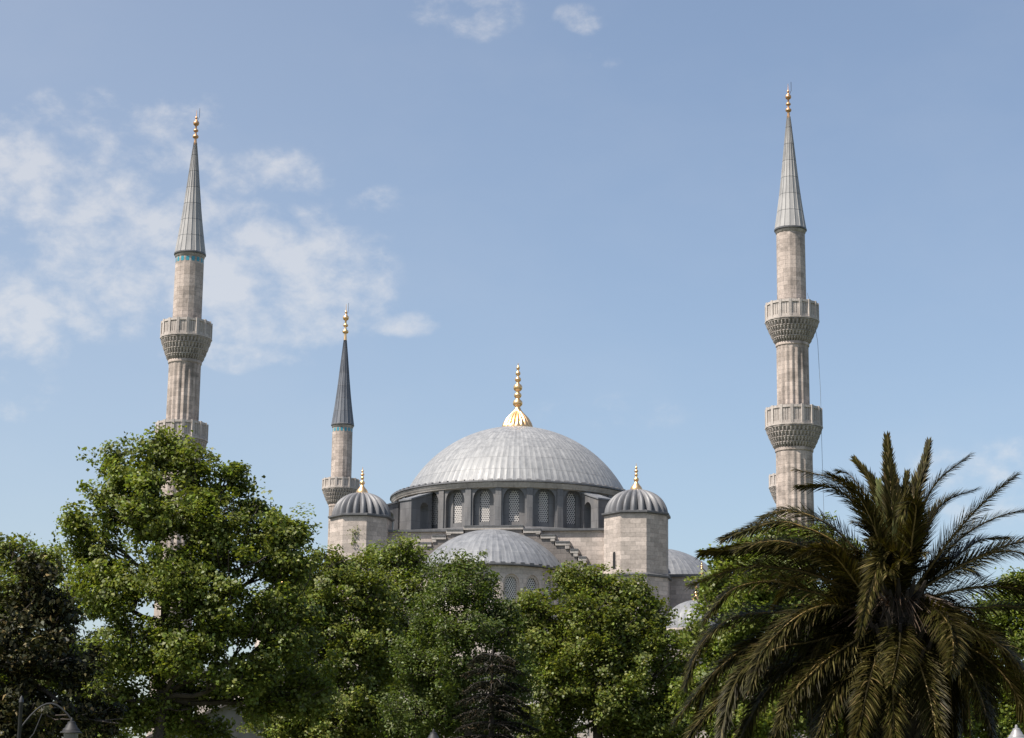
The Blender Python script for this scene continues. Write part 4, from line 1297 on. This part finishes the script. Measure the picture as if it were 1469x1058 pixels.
    while z < zt + 0.4:
        for q in range(11):
            a = 2 * math.pi * (q + 0.5 * (row % 2)) / 11
            r0 = 0.42 if z < zt - 1.2 else (0.56 if z < zt - 0.3 else 0.3)
            d = Vector((math.cos(a), math.sin(a), 0)); b = d * r0 + Vector((0, 0, z))
            ln = 0.16 if z < zt - 1.2 else 0.34
            tr.tube([b - d * 0.05, b + d * ln * .6 + Vector((0, 0, ln * 0.7)), b + d * ln + Vector((0, 0, ln * 1.4))], [0.075, 0.06, 0.03], 5)
        z += 0.24; row += 1
    tr.build('trunk', M['palm_bark'], root)
    fr = MB()
    for i in range(14):
        a = -math.pi / 2 + rng.normal() * 1.1
        d = Vector((math.cos(a), math.sin(a), 0)); b = hb + Vector((0, 0, -0.15))
        l = 0.9 + rng.random() * 0.7
        for s in range(7):
            v = Vector(rng.normal(size=3)) * 0.25
            fr.tube([b, b + d * l * .5 + Vector((0, 0, .12)) + v * .3, b + d * l + v + Vector((0, 0, -0.25 - 0.2 * rng.random()))], [0.014, 0.01, 0.006], 4)
    fr.build('fruit_stalk', M['fruit'], root)


palm()


# ------------------------------------------------------------------ lamps, house, wall plants
def street_lamp(px, py, depth, label, pole_px=None, pale=False, bracket=True):
    """lantern hood top seen at px, py"""
    top = P(px, py, depth); k = depth / FPX
    po = P(pole_px if pole_px else px, py, depth)
    org = Vector((po.x, depth, 0)); dx = top.x - po.x; z = top.z
    root = thing('street_lamp', label, 'street lamp', org, 0, 'park street lamps')
    pm = MB()
    zp = z + (0.45 if dx else -0.9)
    pm.lathe([(0.14, 0), (0.14, 0.25), (0.09, 0.35), (0.075, 0.9), (0.05, 1.1), (0.045, zp - 0.1), (0.06, zp - 0.08), (0.05, zp), (0.01, zp + 0.08)], 12)
    pm.build('pole', M['iron'], root)
    if dx:
        am = MB(); pts = []
        for i in range(11):
            t = i / 10
            pts.append((dx * t, 0, z - 0.25 + 0.55 * math.sin(math.pi * min(1, t * 0.92)) + 0.10 * t))
        pts.append((dx, 0, z + 0.04))
        am.tube(pts, 0.022, 7)
        am.tube([(0.03, 0, z - 0.75), (dx * .28, 0, z - 0.35), (dx * .42, 0, z + 0.12)], 0.014, 6)
        am.build('arm', M['iron'], root)
    hd = MB(); hk = M['pale_paint'] if pale else M['lamp_grey']
    hd.lathe([(0.02, z + 0.03), (0.035, z), (0.04, z - 0.05), (0.09, z - 0.07), (0.10, z - 0.12), (0.13, z - 0.15), (0.145, z - 0.20), (0.19, z - 0.23), (0.205, z - 0.28), (0.25, z - 0.30), (0.26, z - 0.33), (0.2, z - 0.33), (0.05, z - 0.30)], 24, (dx, 0))
    hd.build('hood', hk, root)
    gl = MB(); gl.lathe([(0.17, z - 0.335), (0.17, z - 0.45), (0.13, z - 0.62), (0.08, z - 0.70), (0.01, z - 0.71)], 20, (dx, 0)); gl.build('globe', M['glass'], root)
    if not dx:
        nk = MB(); nk.lathe([(0.06, z - 0.95), (0.09, z - 0.86), (0.10, z - 0.72), (0.17, z - 0.60), (0.175, z - 0.58), (0.02, z - 0.70)], 16); nk.build('lantern_seat', M['iron'], root)


street_lamp(103, 1031, 50.0, 'iron street lamp with a ribbed grey hood on a curved arm below the magnolia', 29)
street_lamp(622, 1047, 58.0, 'street lamp whose small dark hood just shows at the foot of the ash tree')
street_lamp(1458, 1041, 52.0, 'street lamp with a pale hood low beside the palm on the right', None, True)


def house():
    d = 96.0
    a = P(318, 1003, d)
    org = Vector((a.x + 0.6, d, 0)); root = thing('house', 'low pale gabled house half hidden behind the tallest plane tree', 'house', org, R(12))
    z = a.z; mb = MB(); ez = z - 1.9; w_, dp = 4.2, 7.0
    mb.box(-w_, w_, 0, dp, 0, ez)
    mb.face([(-w_, 0, ez), (w_, 0, ez), (0, 0, z - 0.12)]); mb.face([(w_, dp, ez), (-w_, dp, ez), (0, dp, z - 0.12)])
    mb.build('wall', M['plaster'], root)
    rf = MB()
    for s in (-1, 1):
        p = [(0, -0.35, z), (0, dp + .35, z), (s * (w_ + .5), dp + .35, ez - 0.2), (s * (w_ + .5), -0.35, ez - 0.2)]
        lo = [(x, y, zz - 0.12) for x, y, zz in p]
        if s > 0: p, lo = p[::-1], lo[::-1]
        rf.face(p); rf.face(lo[::-1])
        for i in range(4):
            j = (i + 1) % 4; rf.face([lo[i], lo[j], p[j], p[i]])
    rf.build('roof', M['roof_tile'], root)
    for x in (-2.2, 1.4):
        w2 = MB(); w2.box(x, x + 0.9, -0.05, 0.03, ez - 2.2, ez - 0.9, 0); w2.build('window', M['dark_void'], root)


house()


def wall_plant(px, py, label, seed, n=60, s=0.28):
    rng = np.random.default_rng(seed)
    q = loc_to_world(-S, -S); d = q.y - 3.0
    p = P(px, py, d)
    o = thing('wall_plant', label, 'plant', p, 0)
    c = rng.normal(size=(n, 3)) * np.array((s, 0.12, s)); c[:, 2] += s * 0.8
    leaves_object('foliage', c, rng.normal(size=(n, 3)) + np.array((0, -.6, .6)), 0.16 * (0.6 + .8 * rng.random(n)), M['leaf_bright'], o, rng)
    st = MB()
    for i in range(4):
        st.tube([(0, 0.5, -0.1), (0, 0.1, 0.0), (rng.normal() * .2, 0, s * (0.6 + rng.random()))], [0.02, 0.016, 0.006], 4)
    st.build('stem', M['bark'], o)


wall_plant(509, 766, 'small green tuft sprouting high on the left turret wall', 3)
wall_plant(506, 779, 'smaller dark tuft growing lower on the left turret wall', 4, 30, 0.17)
